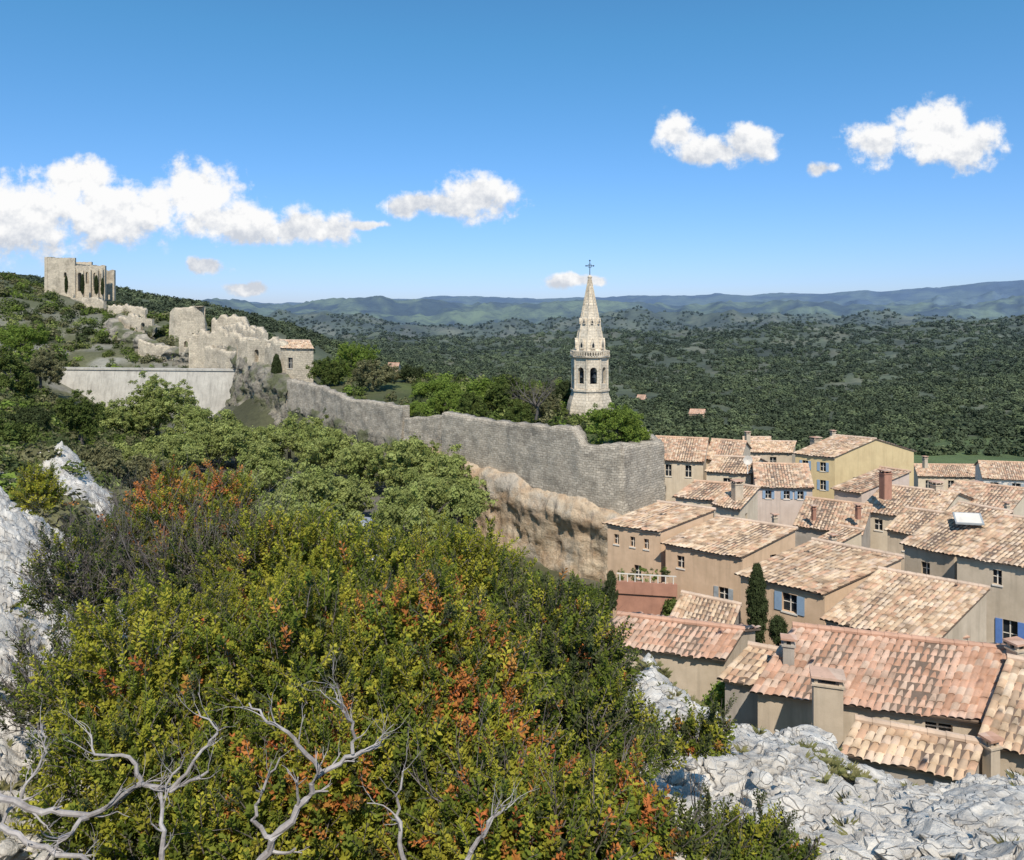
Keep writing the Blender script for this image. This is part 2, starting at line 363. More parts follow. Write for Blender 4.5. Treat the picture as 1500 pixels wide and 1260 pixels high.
def outcrop(u0,u1,du,Y0,Y1,nr,sd,amp):
    uc=np.arange(u0,u1,du); yr=np.exp(np.linspace(math.log(Y0),math.log(Y1),nr))
    U2,Y2=np.meshgrid(uc,yr); X2=(U2-750)/F*Y2
    Z2=Hgt(X2,Y2,False)+.04
    wx=X2+.5*(fbm(X2,Y2,3,sd+10)-.5); wy=Y2+.5*(fbm(X2,Y2,3,sd+11)-.5)
    ang=.6; rx=wx*math.cos(ang)+wy*math.sin(ang); ry=-wx*math.sin(ang)+wy*math.cos(ang)
    st=ridged(rx*.9,ry*2.1,4,sd); blocks=fbm(rx*1.4,ry*2.6,2,sd+2)
    Z2=Z2+ ((st-.55)*.34+ (np.round(blocks*7)/7-.5)*.34)*amp+(fbm(X2*7,Y2*7,3,sd+3)-.5)*.05+(fbm(X2*22,Y2*22,2,sd+4)-.5)*.015
    edge=np.clip((U2-u0)/50,0,1)*np.clip((u1-U2)/50,0,1)*np.clip((Y2-Y0)/.6,0,1)*np.clip((Y1-Y2)/.8,0,1); Z2=Z2-(1-edge)*.8
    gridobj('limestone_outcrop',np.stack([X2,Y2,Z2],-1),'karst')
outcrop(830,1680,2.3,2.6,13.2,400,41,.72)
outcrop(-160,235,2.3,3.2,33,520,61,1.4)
def ground(x,y): return float(Hgt(np.array([x]),np.array([y]),False)[0])
# ------------------------------------------------------------ instancing
def clumpmesh(name,mat,n,size,seed,squash=1.0,inner=.35):
    r=random.Random(seed); v=[];f=[]
    for i in range(n):
        d=Vector((r.gauss(0,1),r.gauss(0,1),r.gauss(0,1))).normalized(); rr=(inner+(1-inner)*r.random()**.6)*(.8+.5*noise.noise(d*1.7+Vector((seed,0,0))))
        c=d*rr; c.z*=squash
        nn=(d+Vector((r.uniform(-.8,.8),r.uniform(-.8,.8),r.uniform(-.3,1)))).normalized()
        x=nn.cross(Vector((r.random(),r.random(),r.random()))).normalized(); y=nn.cross(x)
        s=size*r.uniform(.6,1.35); b=len(v)
        v+=[c-x*s*.5,c-y*s*.8*.5+nn*s*.1,c+x*s*.6,c+y*s*.8*.5+nn*s*.1]; f.append((b,b+1,b+2,b+3))
    me=bpy.data.meshes.new(name); me.from_pydata([tuple(a) for a in v],[],f); me.materials.append(M[mat]); return me
def sprig(name,mat,n,ll,lw,seed,spread=.9):
    r=random.Random(seed); v=[];f=[];mi=[]
    bend=Vector((r.uniform(-.2,.2),r.uniform(-.2,.2),0))
    def ax(t): return Vector((0,0,t))+bend*t*t
    for k in range(2):
        a=ax(k/2);b_=ax((k+1)/2); w=.02*(1-k/4)
        i=len(v); v+=[a+Vector((-w,0,0)),a+Vector((w,0,0)),b_+Vector((w*.7,0,0)),b_+Vector((-w*.7,0,0))]; f.append((i,i+1,i+2,i+3)); mi.append(1)
    for i in range(n):
        t=.12+.9*(i+r.random())/n; a=i*2.4+r.uniform(-.4,.4)
        up=r.uniform(.35,1.0)+(.6 if t>.85 else 0)
        o=Vector((math.cos(a),math.sin(a),0)); d=(o*spread+Vector((0,0,up))).normalized()
        s=d.cross(Vector((0,0,1))).normalized(); nn=s.cross(d)
        L=ll*r.uniform(.7,1.2)*(1.0 if t<.9 else .75); w=lw*r.uniform(.8,1.2); c=ax(t)+o*.02
        tw=r.uniform(-.5,.5); s=(s*math.cos(tw)+nn*math.sin(tw))
        b=len(v); v+=[c,c+d*L*.5+s*w*.5+nn*w*.15,c+d*L,c+d*L*.5-s*w*.5+nn*w*.15]; f.append((b,b+1,b+2,b+3)); mi.append(0)
    me=bpy.data.meshes.new(name); me.from_pydata([tuple(a) for a in v],[],f)
    me.materials.append(M[mat]); me.materials.append(M['twig']); me.polygons.foreach_set('material_index',mi); return me
def mkcoll(name,meshes,realize=True):
    c=bpy.data.collections.new(name)
    for i,me in enumerate(meshes):
        o=bpy.data.objects.new('%s_%02d'%(name,i),me); c.objects.link(o)
    ng=bpy.data.node_groups.new('scatter_'+name,'GeometryNodeTree')
    ng.interface.new_socket('Geometry',in_out='INPUT',socket_type='NodeSocketGeometry')
    ng.interface.new_socket('Geometry',in_out='OUTPUT',socket_type='NodeSocketGeometry')
    N=ng.nodes; Lk=ng.links; gi=N.new('NodeGroupInput'); go=N.new('NodeGroupOutput')
    ip=N.new('GeometryNodeInstanceOnPoints'); ci=N.new('GeometryNodeCollectionInfo')
    ci.inputs['Collection'].default_value=c; ci.inputs['Separate Children'].default_value=True; ci.inputs['Reset Children'].default_value=True
    def na(nm,ty):
        a=N.new('GeometryNodeInputNamedAttribute'); a.data_type=ty; a.inputs[0].default_value=nm; return a.outputs[0]
    Lk.new(gi.outputs[0],ip.inputs['Points']); Lk.new(ci.outputs[0],ip.inputs['Instance']); ip.inputs['Pick Instance'].default_value=True
    Lk.new(na('idx','INT'),ip.inputs['Instance Index'])
    er=N.new('FunctionNodeEulerToRotation'); Lk.new(na('rot','FLOAT_VECTOR'),er.inputs[0]); Lk.new(er.outputs[0],ip.inputs['Rotation'])
    Lk.new(na('scl','FLOAT_VECTOR'),ip.inputs['Scale'])
    if realize:
        ri=N.new('GeometryNodeRealizeInstances'); Lk.new(ip.outputs[0],ri.inputs[0]); Lk.new(ri.outputs[0],go.inputs[0])
    else: Lk.new(ip.outputs[0],go.inputs[0])
    return ng
def scatter(name,ng,pts,scl,rot,idx,parent=None):
    pts=np.asarray(pts,np.float32); n=len(pts); me=bpy.data.meshes.new(name); me.vertices.add(n)
    me.vertices.foreach_set('co',pts.ravel())
    scl=np.asarray(scl,np.float32)
    if scl.ndim==1: scl=np.repeat(scl[:,None],3,1)
    me.attributes.new('scl','FLOAT_VECTOR','POINT').data.foreach_set('vector',scl.ravel())
    me.attributes.new('rot','FLOAT_VECTOR','POINT').data.foreach_set('vector',np.asarray(rot,np.float32).ravel())
    me.attributes.new('idx','INT','POINT').data.foreach_set('value',np.asarray(idx,np.int32))
    me.attributes.new('rnd','FLOAT','POINT').data.foreach_set('value',rng.random(n).astype(np.float32))
    o=bpy.data.objects.new(name,me); link(o,parent); md=o.modifiers.new('scatter','NODES'); md.node_group=ng; return o
mats_=['lf_plane','lf_dark','lf_mid','lf_olive','lf_bright']
NGc=mkcoll('leaf_clump',[clumpmesh('leaf_clump',m,70,.34,i*3+k,.85,.25) for i,m in enumerate(mats_) for k in range(2)])
NGs=mkcoll('shrub_clump',[clumpmesh('shrub_clump',m,150,.26,40+i*3+k,.8,.5) for i,m in enumerate(mats_) for k in range(2)])
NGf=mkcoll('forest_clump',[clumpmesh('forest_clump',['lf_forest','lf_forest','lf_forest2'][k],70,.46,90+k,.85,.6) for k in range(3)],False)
PI=math.pi
def rrot(n): return np.stack([rng.uniform(-.5,.5,n),rng.uniform(-.5,.5,n),rng.uniform(0,2*PI,n)],-1)
N=66000
u=rng.uniform(-150,1700,N); Y=np.exp(rng.uniform(math.log(175),math.log(3900),N)); x=(u-750)/F*Y
keep=fbm(u/26,np.log(Y)*16,4,61)>.36+.12*np.clip((Y-1500)/1500,0,1)
keep&=~((Y<225)&(u>1300)&(rng.random(N)>.2))
keep&=~((np.abs(u-1200)<38)&(np.abs(np.log(Y/640))<.035))
keep&=~((Y<240)&(u<330))
u,Y,x=u[keep],Y[keep],x[keep]; n_=len(u)
z=Hgt(x,Y,False); s=rng.uniform(1.1,2.7,n_)*np.clip((Y/400)**.5,.8,3.0)
pf=np.clip((fbm(u/60,np.log(Y)*8,3,66)-.35)*2.5,.08,.85); fi=np.where(rng.random(n_)<pf,2,rng.integers(0,2,n_))
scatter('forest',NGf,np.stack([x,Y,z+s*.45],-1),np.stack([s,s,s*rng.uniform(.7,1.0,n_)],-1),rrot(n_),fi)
N=8500
u=rng.uniform(-250,470,N); Y=np.exp(rng.uniform(math.log(17),math.log(300),N)); x=(u-750)/F*Y
z=Hgt(x,Y,False); pdd=pdist(x,Y)
keep=(fbm(x/5,Y/5,3,71)>.36)&(pdd<-3)
keep&=~((z<-14.5)&(Y>38)&(Y<130)&(u>230)); keep&=~((np.abs(Y-125)<8)&(u>55)&(u<350))
keep&=~((Y>190)&(Y<207)&(u>58)&(u<160))
keep&=~((u>30)&(u<215)&(Y>18)&(Y<33)&(rng.random(N)>.12))
keep&=~((Y<24)&(u>120))
u,Y,x,z=u[keep],Y[keep],x[keep],z[keep]; n_=len(u); s=rng.uniform(.35,1.15,n_)*np.clip((Y/60)**.5,.6,2)
pp_=np.array([.03,.03,.10,.10,.2,.2,.17,.17,.05,.05])
scatter('hillside_scrub',NGs,np.stack([x,Y,z+s*.4],-1),np.stack([s,s,s*rng.uniform(.7,1.2,n_)],-1),rrot(n_),rng.choice(10,n_,p=pp_/pp_.sum()))
N=900
u=rng.uniform(430,930,N); Y=rng.uniform(64,122,N); x=(u-750)/F*Y; pdd=pdist(x,Y)
keep=(pdd>1.0)&((u>610)|(rng.random(N)<.25))&~((np.abs(x-8.8)<3)&(np.abs(Y-85)<3))
u,Y,x=u[keep],Y[keep],x[keep]; n_=len(u); z=Hgt(x,Y,False); s=rng.uniform(.4,1.25,n_)
scatter('garden_shrubs',NGs,np.stack([x,Y,z+s*.5],-1),np.stack([s,s,s*1.1],-1),rrot(n_),rng.choice(10,n_,p=[.05,.05,.12,.12,.14,.14,.08,.08,.11,.11]))
# low growth at the foot of the rampart cliff
N=130; tt=rng.random(N); u=690+tt*215; Y=66-tt*9+rng.uniform(-5,-1.5,N); x=(u-750)/F*Y; z=Hgt(x,Y,False); s=rng.uniform(.4,1.0,N)
scatter('cliff_foot_shrubs',NGs,np.stack([x,Y,z+s*.4],-1),s,rrot(N),rng.choice([2,4,5,6,8,9],N))
# ------------------------------------------------------------ trees
def tree(name,u,vtop,Y,rad,kind=0,zb=None,dens=1.0,lobes=9,base=.28):
    x=(u-750)/F*Y; zt=(460-vtop)/F*Y; zb=ground(x,Y) if zb is None else zb
    h=max(zt-zb,1.5); e=empty(name)
    mb=MB(); th=h*.45; lean=random.uniform(-.3,.3)
    c0=Vector((x,Y,zb-.2)); pts=[c0,c0+Vector((lean*.3,0,th*.5)),c0+Vector((lean,.1,th))]
    r0=.035*h+.05; mb.tube(pts,[r0,r0*.8,r0*.6],7)
    cz=zb+h*(base+1)/2; ch=h*(1-base)/2; P_=[];S_=[]
    for k in range(lobes):
        a=k*2.4+random.random(); q=random.uniform(.35,.8); L=Vector((x+math.cos(a)*rad*q,Y+math.sin(a)*rad*q,cz+ch*random.uniform(-.6,.5)*(1.2-q*.5)))
        if k==0: L=Vector((x,Y,zb+h-ch*.5))
        lr=random.uniform(.28,.46)*rad; lz=min(lr*1.1,ch*.6)
        mb.tube([pts[-1],pts[-1].lerp(L,.5)+Vector((0,0,.15*h*.3)),L],[r0*.5,r0*.3,r0*.1],5)
        m=int(24*dens*max(lr,1)**1.3)
        for i in range(m):
            d=Vector((random.gauss(0,1),random.gauss(0,1),random.gauss(0,1)+.15)).normalized(); rr=random.random()**.4*random.uniform(.8,1.3)
            P_.append(L+Vector((d.x*lr*rr,d.y*lr*rr,d.z*lz*rr))); S_.append(random.uniform(.25,.66)*(1 if rad>2.5 else .7)*(.8+rad*.06))
    mb.obj('trunk',['wood'],e)
    n=len(P_); k2=np.array([kind*2,kind*2+1])
    scatter('crown',NGc,[tuple(p) for p in P_],S_,rrot(n),rng.choice(k2,n),e)
for a in [(175,590,99,4.),(232,552,101,4.6),(290,596,92,4.2),(345,620,84,4.0),(255,640,78,4.),(200,655,76,3.2),(425,608,88,4.2),(478,628,82,3.8),(385,650,73,3.8),(315,690,64,3.4),(300,622,86,3.8),(455,690,64,3.6),(545,648,76,3.8),(605,640,72,4.),(655,655,68,3.2),(395,722,55,3.2),(635,690,61,3.0),(475,735,53,2.6),(590,710,58,2.8),(330,740,50,3.),(240,700,60,3.),(510,700,66,2.6),(672,695,60,2.7),(655,745,55,2.4)]:
    tree('plane_tree',*a,kind=0,base=.12)
for a,k in [((30,470,128,4),4),((60,510,115,3.5),3),((15,520,95,3.5),2),((120,560,70,2.2),2),((-20,620,40,2.5),2),((40,600,60,2.5),1),((160,650,48,1.8),3),((215,665,52,2.),3)]:
    tree('hillside_tree',*a,kind=k,base=.05,dens=1.5 if a[3]<3 else 1)
for a,k in [((515,502,120,4.2),4),((480,525,108,3),2),((545,528,104,3),3),((600,537,112,2.2),1),((640,558,98,2.8),4),((655,572,86,2.4),4),((710,556,88,2.6),4),((745,552,84,3),2),((690,575,80,1.8),2),((825,560,92,2),1),((610,590,84,1.5),4),((905,592,64.5,2.4),4),((480,582,97,1.8),2),((570,540,112,2),3),((930,612,66,1.3),4),((440,498,118,1.6),4),((790,570,82,2.4),3),((760,590,76,1.6),2)]:
    tree('garden_tree',*a,kind=k,base=.1,dens=1.5 if a[3]<3 else 1)
for a,k in [((1000,930,31,.8),4),((1040,915,33,1.0),3),((1060,960,29,.6),4),((1150,690,95,2),1),((985,860,46,.5),2),((1010,865,46,.5),2)]:
    tree('village_shrub',*a,kind=k,base=.0,dens=2.5)
def cypress(u,v0,v1,Y,w):
    x=(u-750)/F*Y; z1=(460-v0)/F*Y; z0=(460-v1)/F*Y; e=empty('cypress_tree'); mb=MB(); mb.tube([(x,Y,z0-.5),(x,Y,z0+(z1-z0)*.7)],[.12,.03],6); mb.obj('trunk',['wood'],e)
    n=int(120*(z1-z0)*max(w,.8)); P_=[];S_=[]
    for i in range(n):
        t=random.random(); r=w/2*math.sin(PI*min(1,(t*.86+.12)))**.7*(random.random()**.4); a=random.uniform(0,2*PI)
        P_.append((x+r*math.cos(a),Y+r*math.sin(a),z0+(z1-z0)*t)); S_.append(random.uniform(.12,.2)*max(1,w*.8))
    scatter('crown',NGc,P_,np.stack([S_,S_,np.array(S_)*1.8],-1),rrot(n),rng.choice([2,3],n),e)
for a in [(1109,828,938,40,1.0),(1139,905,940,37,.9),(895,840,890,47,.8),(97,404,428,196.5,.8),(121,402,430,196.5,.8),(141,404,430,196,1.1),(150,408,431,196,.8),(405,520,562,112,1.4),(1305,716,730,66,.6)]: cypress(*a)
def branch(mb,p,d,L,r,depth,mi=0,gn=.35,kids=(2,3),up=.05):
    n=4; pts=[p]; rad=[r]; q=Vector(p); dd=Vector(d).normalized()
    for i in range(n):
        dd=(dd+Vector((random.uniform(-gn,gn),random.uniform(-gn,gn),random.uniform(-gn,gn)+up))).normalized(); q=q+dd*L/n; pts.append(q.copy()); rad.append(r*(1-.5*(i+1)/n))
    mb.tube(pts,rad,5 if r>.006 else 4,mi)
    if depth>0:
        for k in range(random.randint(*kids)):
            i=random.randint(2,n); d2=(dd+Vector((random.uniform(-1,1),random.uniform(-1,1),random.uniform(-.6,1)))*.75).normalized()
            branch(mb,pts[i],d2,L*random.uniform(.55,.8),rad[i]*.72,depth-1,mi,gn,kids,up)
mb=MB(); g=P(785,615,72); branch(mb,g,Vector((0,0,1)),2.2,.16,0)
for k in range(9):
    a=k*.7; branch(mb,g+Vector((0,0,1.2)),Vector((math.cos(a),math.sin(a),.8)),1.9,.08,4,0,.2,(2,3))
mb.obj('bare_tree',['wood'])
# ------------------------------------------------------------ stone walls
def wallstrip(name,pts,th,mat,rag=.25,step=.4,seed=0,parent=None,rough=.08):
    xy=[Vector((a[0],a[1],0)) for a in pts]; zt=[a[2] for a in pts]; zb=[a[3] for a in pts]; cum=[0]
    for i in range(1,len(xy)): cum.append(cum[-1]+(xy[i]-xy[i-1]).length)
    n=max(2,int(cum[-1]/step)); ss=np.linspace(0,cum[-1],n+1)
    xs=np.interp(ss,cum,[p.x for p in xy]); ys=np.interp(ss,cum,[p.y for p in xy]); zts=np.interp(ss,cum,zt); zbs=np.interp(ss,cum,zb)
    tx=np.gradient(xs); ty=np.gradient(ys); l=np.hypot(tx,ty); nx=ty/l; ny=-tx/l
    zts=zts+(fbm(ss*.9,ss*0+seed,3,seed)-.5)*rag*2
    zts=zts+(vn(ss*2.6,ss*0,seed+3)>.55)*rag*.5
    m=14
    rows=[];uv=[]
    for k in range(m+1):
        t=k/m; z=zbs+(zts-zbs)*t; o=(fbm(ss*1.2,z*1.2,3,seed+5)-.5)*rough*4+ (1-t)*.04*(zts-zbs)
        rows.append(np.stack([xs+nx*o,ys+ny*o,z],-1)); uv.append(np.stack([ss,z],-1))
    rows.append(np.stack([xs-nx*th,ys-ny*th,zts+.02],-1)); uv.append(np.stack([ss,zts+th],-1))
    rows.append(np.stack([xs-nx*th,ys-ny*th,zbs],-1)); uv.append(np.stack([ss,zbs],-1))
    o=gridobj(name,np.stack(rows),mat,parent,uv=np.stack(uv),smooth=False)
    mb=MB()
    for e in (0,-1):
        R=[tuple(r[e]) for r in rows[:m+1]]
        mb.poly([R[0],R[m],tuple(rows[m+1][e]),tuple(rows[m+2][e])],0)
    mb.obj('wall_end',[mat],o)
    return o
def W2(l):
    r=[]
    for u,v,Y,zb in l: p=P(u,v,Y); r.append((p.x,p.y,p.z,zb))
    return r
wallstrip('rampart_wall',W2([(648,604,76,-14.5),(665,608,74.5,-14.7),(700,614,72,-15),(740,620,69.5,-15),(790,625,66,-15.3),(838,627,63.2,-15.6),(846,640,62.7,-15.7),(851,655,62.4,-15.7),(880,654,61.3,-16),(912,653,60.2,-16.3),(913,653,60.3,-16.3),(940,651,62.2,-16.6),(972,648,64.5,-17)]),1.0,'stone',.16,.35,3)
x0=P(972,648,64.5)
wallstrip('rampart_wall',[(x0.x,x0.y+.02,x0.z,-17),(12.9,75,-11.2,-17),(13.2,84,-11.3,-17)],.8,'stone',.15,.5,4)
wallstrip('rampart_wall',W2([(421,556,106,-13.5),(445,562,102,-13.5),(470,568,98,-13.6),(505,583,91.5,-13.8),(515,588,90,-13.9),(560,592,85,-14),(590,598,82,-14.2)]),.9,'stone',.25,.4,9)
wallstrip('rampart_wall',W2([(592,613,81.5,-14.2),(620,611,79.4,-14.3),(648,609,77,-14.4)]),.8,'stone',.12,.4,12)
def cliff(name,pts,seed,bul,mat,a1=1.2,a2=.9,st=.3):
    xy=[(a[0],a[1]) for a in pts]; cum=[0]
    for i in range(1,len(xy)): cum.append(cum[-1]+math.dist(xy[i],xy[i-1]))
    n=int(cum[-1]/st); ss=np.linspace(0,cum[-1],n+1)
    xs=np.interp(ss,cum,[a[0] for a in xy]); ys=np.interp(ss,cum,[a[1] for a in xy]); zt=np.interp(ss,cum,[a[2] for a in pts]); zb=np.interp(ss,cum,[a[3] for a in pts])
    k=np.ones(7)/7; xs_=np.convolve(np.pad(xs,3,'edge'),k,'valid'); ys_=np.convolve(np.pad(ys,3,'edge'),k,'valid')
    tx=np.gradient(xs_); ty=np.gradient(ys_); l=np.hypot(tx,ty); nx=ty/l; ny=-tx/l
    zt=zt+(ridged(ss*.35,ss*0,5,seed+1)-.5)*1.2
    rows=[np.stack([xs-nx*1.5,ys-ny*1.5,zt+.1],-1)]
    for t in np.linspace(0,1,48):
        z=zt+(zb-zt)*t; g=min(1,t*6+.1); o=np.interp(t,[0,.06,.16,.3,.55,.8,1],bul)+(ridged(ss*.3,z*.22,4,seed)-.6)*a1*g+(ridged(ss*1.1,z*.5,5,seed+2)-.5)*a2*g
        rows.append(np.stack([xs+nx*o,ys+ny*o,z],-1))
    return gridobj(name,np.stack(rows[::-1]),mat,smooth=False)
mc,t,out=newmat('cliff_limestone'); p=pos(t)
nn=t.noise(p,.6,6,.7); c_=t.mix(t.mrange(nn,.38,.6),(.50,.34,.21),(.70,.55,.38))
c_=t.mix(t.mrange(t.noise(p,.3,4,.6),.52,.64,0,.7),c_,(.46,.41,.34))
vs=t.noise(t.vmath('MULTIPLY',p,(1.5,1.5,.2)),1.2,6,.7); c_=t.mix(t.mrange(vs,.5,.66,0,.7),c_,(.22,.175,.14))
principled(t,out,c_,.95,t.noise(p,3,6,.75),1.0,.25); M['cliff']=mc
mc2,t,out=newmat('grey_cliff'); p=pos(t)
nn=t.noise(p,.6,6,.7); c_=t.mix(t.mrange(nn,.38,.6),(.17,.15,.12),(.46,.40,.31))
c_=t.mix(t.mrange(t.noise(p,.3,4,.6),.46,.56,0,.85),c_,(.10,.11,.045))
principled(t,out,c_,.95,t.noise(p,3,6,.75),1.0,.35); M['gcliff']=mc2
def WP(l):
    r=[]
    for u,Y,zt,zb in l: p=P(u,460,Y); r.append((p.x,p.y,zt,zb))
    return r
cliff('rampart_cliff',WP([(600,81,-14.,-21),(650,75.9,-14.3,-22),(700,72,-14.7,-23),(790,66,-15.1,-24),(850,62.6,-15.5,-24),(912,60.2,-16.1,-24),(915,60.5,-16.1,-24),(985,65,-16.6,-24)]),81,[.3,.8,1.0,.7,.3,.5,1.4],'cliff',1.0,.7)
cliff('rampart_cliff',WP([(330,132,-10,-20),(350,127,-9,-20),(385,116,-9.5,-20),(425,106,-12.8,-20),(470,98,-13,-20),(515,90,-13.3,-20),(590,82,-13.8,-20),(612,80,-14,-20)]),85,[.2,.5,.5,.3,.4,1.,2],'gcliff')
cliff('ridge_crag',WP([(60,198,3.5,-3),(100,195,3.8,-4),(135,192,3.,-5),(165,186,1,-7),(175,178,-.5,-9),(195,168,-1.5,-10),(230,160,-3,-10.5)]),91,[.1,.2,.5,.5,.8,1.5,2.5],'gcliff',2.6,1.6)
cliff('ridge_crag',WP([(160,168,-1,-9),(175,160,-3.5,-10),(205,152,-4.5,-11),(240,147,-7,-12),(285,142,-6.5,-12),(345,134,-6,-12),(352,124,-7,-16),(382,116,-8,-17),(430,106,-10.5,-17)]),93,[.1,.2,.5,.3,.4,1.0,1.6],'gcliff',2.4,1.6)
# ------------------------------------------------------------ arches and ruins
def archwall(mb,O,ex,L,H,th,holes,mi=0,nseg=8,ragtop=0,seed=0):
    O=Vector(O);ex=Vector(ex).normalized(); n=Vector((ex.y,-ex.x,0)); up=Vector((0,0,1))
    xs=[0,L]
    for xc,w,s,sp in holes:
        for k in range(nseg+1): xs.append(xc-w/2*math.cos(PI*k/nseg))
    xs=sorted(set(round(a,4) for a in xs)); r=random.Random(seed)
    xx=[]
    for a,b in zip(xs[:-1],xs[1:]):
        m=max(1,int((b-a)/.6)) if ragtop else 1
        xx+= [a+(b-a)*k/m for k in range(m)]
    xx.append(xs[-1]); top={a:H+(r.uniform(-ragtop,0) if ragtop else 0) for a in xx}
    def Q(x,z,d=0): return O+ex*x+up*z-n*d
    for a,b in zip(xx[:-1],xx[1:]):
        m=(a+b)/2; hole=None
        for h in holes:
            if abs(m-h[0])<h[1]/2: hole=h
        if hole is None: segs=[(0,0,top[a],top[b])]
        else:
            xc,w,s,sp=hole; f=lambda x: sp+math.sqrt(max(0,(w/2)**2-(x-xc)**2))
            segs=[(0,0,s,s),(f(a),f(b),top[a],top[b])]
            mb.poly([Q(a,f(a)),Q(a,f(a),th),Q(b,f(b),th),Q(b,f(b))],mi); mb.poly([Q(a,s),Q(b,s),Q(b,s,th),Q(a,s,th)],mi)
        for z0a,z0b,z1a,z1b in segs:
            if z1a-z0a<.001: continue
            mb.poly([Q(a,z0a),Q(b,z0b),Q(b,z1b),Q(a,z1a)],mi); mb.poly([Q(b,z0b,th),Q(a,z0a,th),Q(a,z1a,th),Q(b,z1b,th)],mi)
        mb.poly([Q(a,top[a]),Q(b,top[b]),Q(b,top[b],th),Q(a,top[a],th)],mi)
    for xc,w,s,sp in holes:
        for sg in (-1,1):
            x=xc+sg*w/2; mb.poly([Q(x,s),Q(x,s,th),Q(x,sp,th),Q(x,sp)],mi)
    for x in (xx[0],xx[-1]): mb.poly([Q(x,0),Q(x,0,th),Q(x,top[x],th),Q(x,top[x])],mi)
def ruin(l,th=.8,seed=0,rag=.6,name='ruined_wall'): return wallstrip(name,W2(l),th,'ruin',rag,.35,seed)
ruin([(158,452,182,-4),(172,447,182,-4),(196,449,181,-4),(213,456,180,-4)],.8,21)
ruin([(249,458,158,-6),(256,451,157,-6),(285,450,156,-6),(300,462,157,-6),(303,476,158,-6)],4.5,22,.3,'ruined_tower')
ruin([(203,498,149,-9),(225,506,147,-9),(250,510,146,-9),(277,510,145,-9)],.8,23,.4)
ruin([(277,494,139,-11),(290,486,139,-11),(305,488,138,-11),(322,484,137,-11),(338,492,135,-11),(352,494,133,-12),(358,512,132,-12)],1.0,24,.9)
ruin([(310,470,150,-9),(325,463,150,-9),(352,466,149,-9),(362,480,148,-9),(384,488,146,-9)],1.0,25,.6)
ruin([(348,500,124,-14),(362,494,122,-14),(372,505,120,-14),(385,506,118,-14),(400,500,115,-14),(415,508,113,-14)],1.0,26,.9)
ruin([(330,478,144,-8),(345,474,142,-8),(360,486,138,-9),(380,484,134,-9),(386,495,133,-9)],.9,27,.7)
ruin([(386,498,124,-10),(410,496,124,-10),(430,500,124,-10)],.8,28,.4)
ruin([(172,468,169,-7),(186,464,167,-7),(204,468,165,-7),(226,474,163,-7)],.8,29,.8)
ruin([(300,508,136,-12),(318,512,134,-12),(338,516,131,-12),(350,520,128,-13)],.8,30,.5)
ruin([(120,436,188,0),(140,438,187,0),(152,444,186,-1)],.8,31,.5)
for (u_,v_,Y_,L_,H_,hl,ex_) in [(262,512,143,5,4.2,[(1.4,.8,1.2,2.0),(3.4,.8,1.2,2.0)],(1,-.1,0)),(362,530,119,4.2,4.4,[(2,.9,.6,2.2)],(1,-.5,0)),(196,482,163,4.5,3.6,[(2.2,1.0,.6,1.8)],(1,-.2,0)),(318,496,146,5,3.4,[(1.3,.7,1.,1.8),(3.3,.7,1.,1.8)],(1,0,0))]:
    mb=MB(); archwall(mb,P(u_,v_+6,Y_),ex_,L_,H_,.7,hl,ragtop=.6,seed=int(u_)); mb.obj('ruined_wall',['ruin'])
e=empty('castle_chapel'); mb=MB(); A_=P(65,432,200); A_.z-=1.5
k=200/F
archwall(mb,A_,(1,.12,0),42*k,11.5,.8,[(5.2,.7,6.2,7.2)],ragtop=.2,seed=3)
archwall(mb,A_+Vector((0,8,0)),(0,-1,0),8,11.8,.8,[],ragtop=.3,seed=5)
archwall(mb,A_+Vector((0,8,0)),(1,.12,0),42*k,11.0,.8,[],ragtop=.3,seed=6)
mb.obox(A_+Vector((.8,.9,9.6)),(42*k-1,.8,0),(0,6.6,0),(0,0,.3))
B_=A_+Vector((42*k,.92,0))
archwall(mb,B_,(1,.05,0),43*k,9.6,.8,[(1.2,1.0,2.5,7.0),(3.2,.9,4.5,7.2),(5.2,.9,3.5,7.0),(6.9,.6,5,7)],ragtop=.5,seed=8)
archwall(mb,B_+Vector((0,5,0)),(1,0,0),43*k,8.8,.8,[],ragtop=.7,seed=9)
for i,xx in enumerate([.1,2.2,4.2,6.2,7.4]):
    mb.obox(B_+Vector((xx-.2,-.45,0)),(.42,0,0),(0,.44,0),(0,0,8.2-.6*(i%2))); mb.obox(B_+Vector((xx-.15,-.25,8.2-.6*(i%2))),(.3,0,0),(0,.24,0),(0,0,.7-.3*(i%3)))
mb.obox(A_+Vector((.0,-2,-1.5)),(86*k,0,0),(0,1.2,0),(0,0,2.2))
mb.obj('walls',['ruin'],e)
# ------------------------------------------------------------ dam
mb=MB(); a=P(75,541,130); b=P(346,543,126)
d=(b-a); d.z=0; L=d.length; d.normalize(); nrm=Vector((d.y,-d.x,0))
zt=a.z
for i in range(24):
    p0=a+d*L*i/24; p1=a+d*L*(i+1)/24; p0.z=p1.z=0
    bot=-18
    mb.poly([p0+nrm*1.3+Vector((0,0,bot)),p1+nrm*1.3+Vector((0,0,bot)),p1+Vector((0,0,zt)),p0+Vector((0,0,zt))])
mb.obox(a+Vector((0,0,-.02))-d*.2+nrm*.2,d*(L+.4),-nrm*1.6,(0,0,.32))
mb.poly([a-nrm*1.3+Vector((0,0,-8)),b-nrm*1.3+Vector((0,0,-8)),b-nrm*1.3,a-nrm*1.3])
mb.poly([a+nrm*.02,a-nrm*1.3,a-nrm*1.3+Vector((0,0,-8)),a+nrm*1.3+Vector((0,0,-8))])
mb.obj('dam_wall',['concrete'])
mb=MB(); 
for i in range(5):
    q=P(44+i*7.5,560,130); mb.box(q.x,q.y,q.z,.1,.1,2.2)
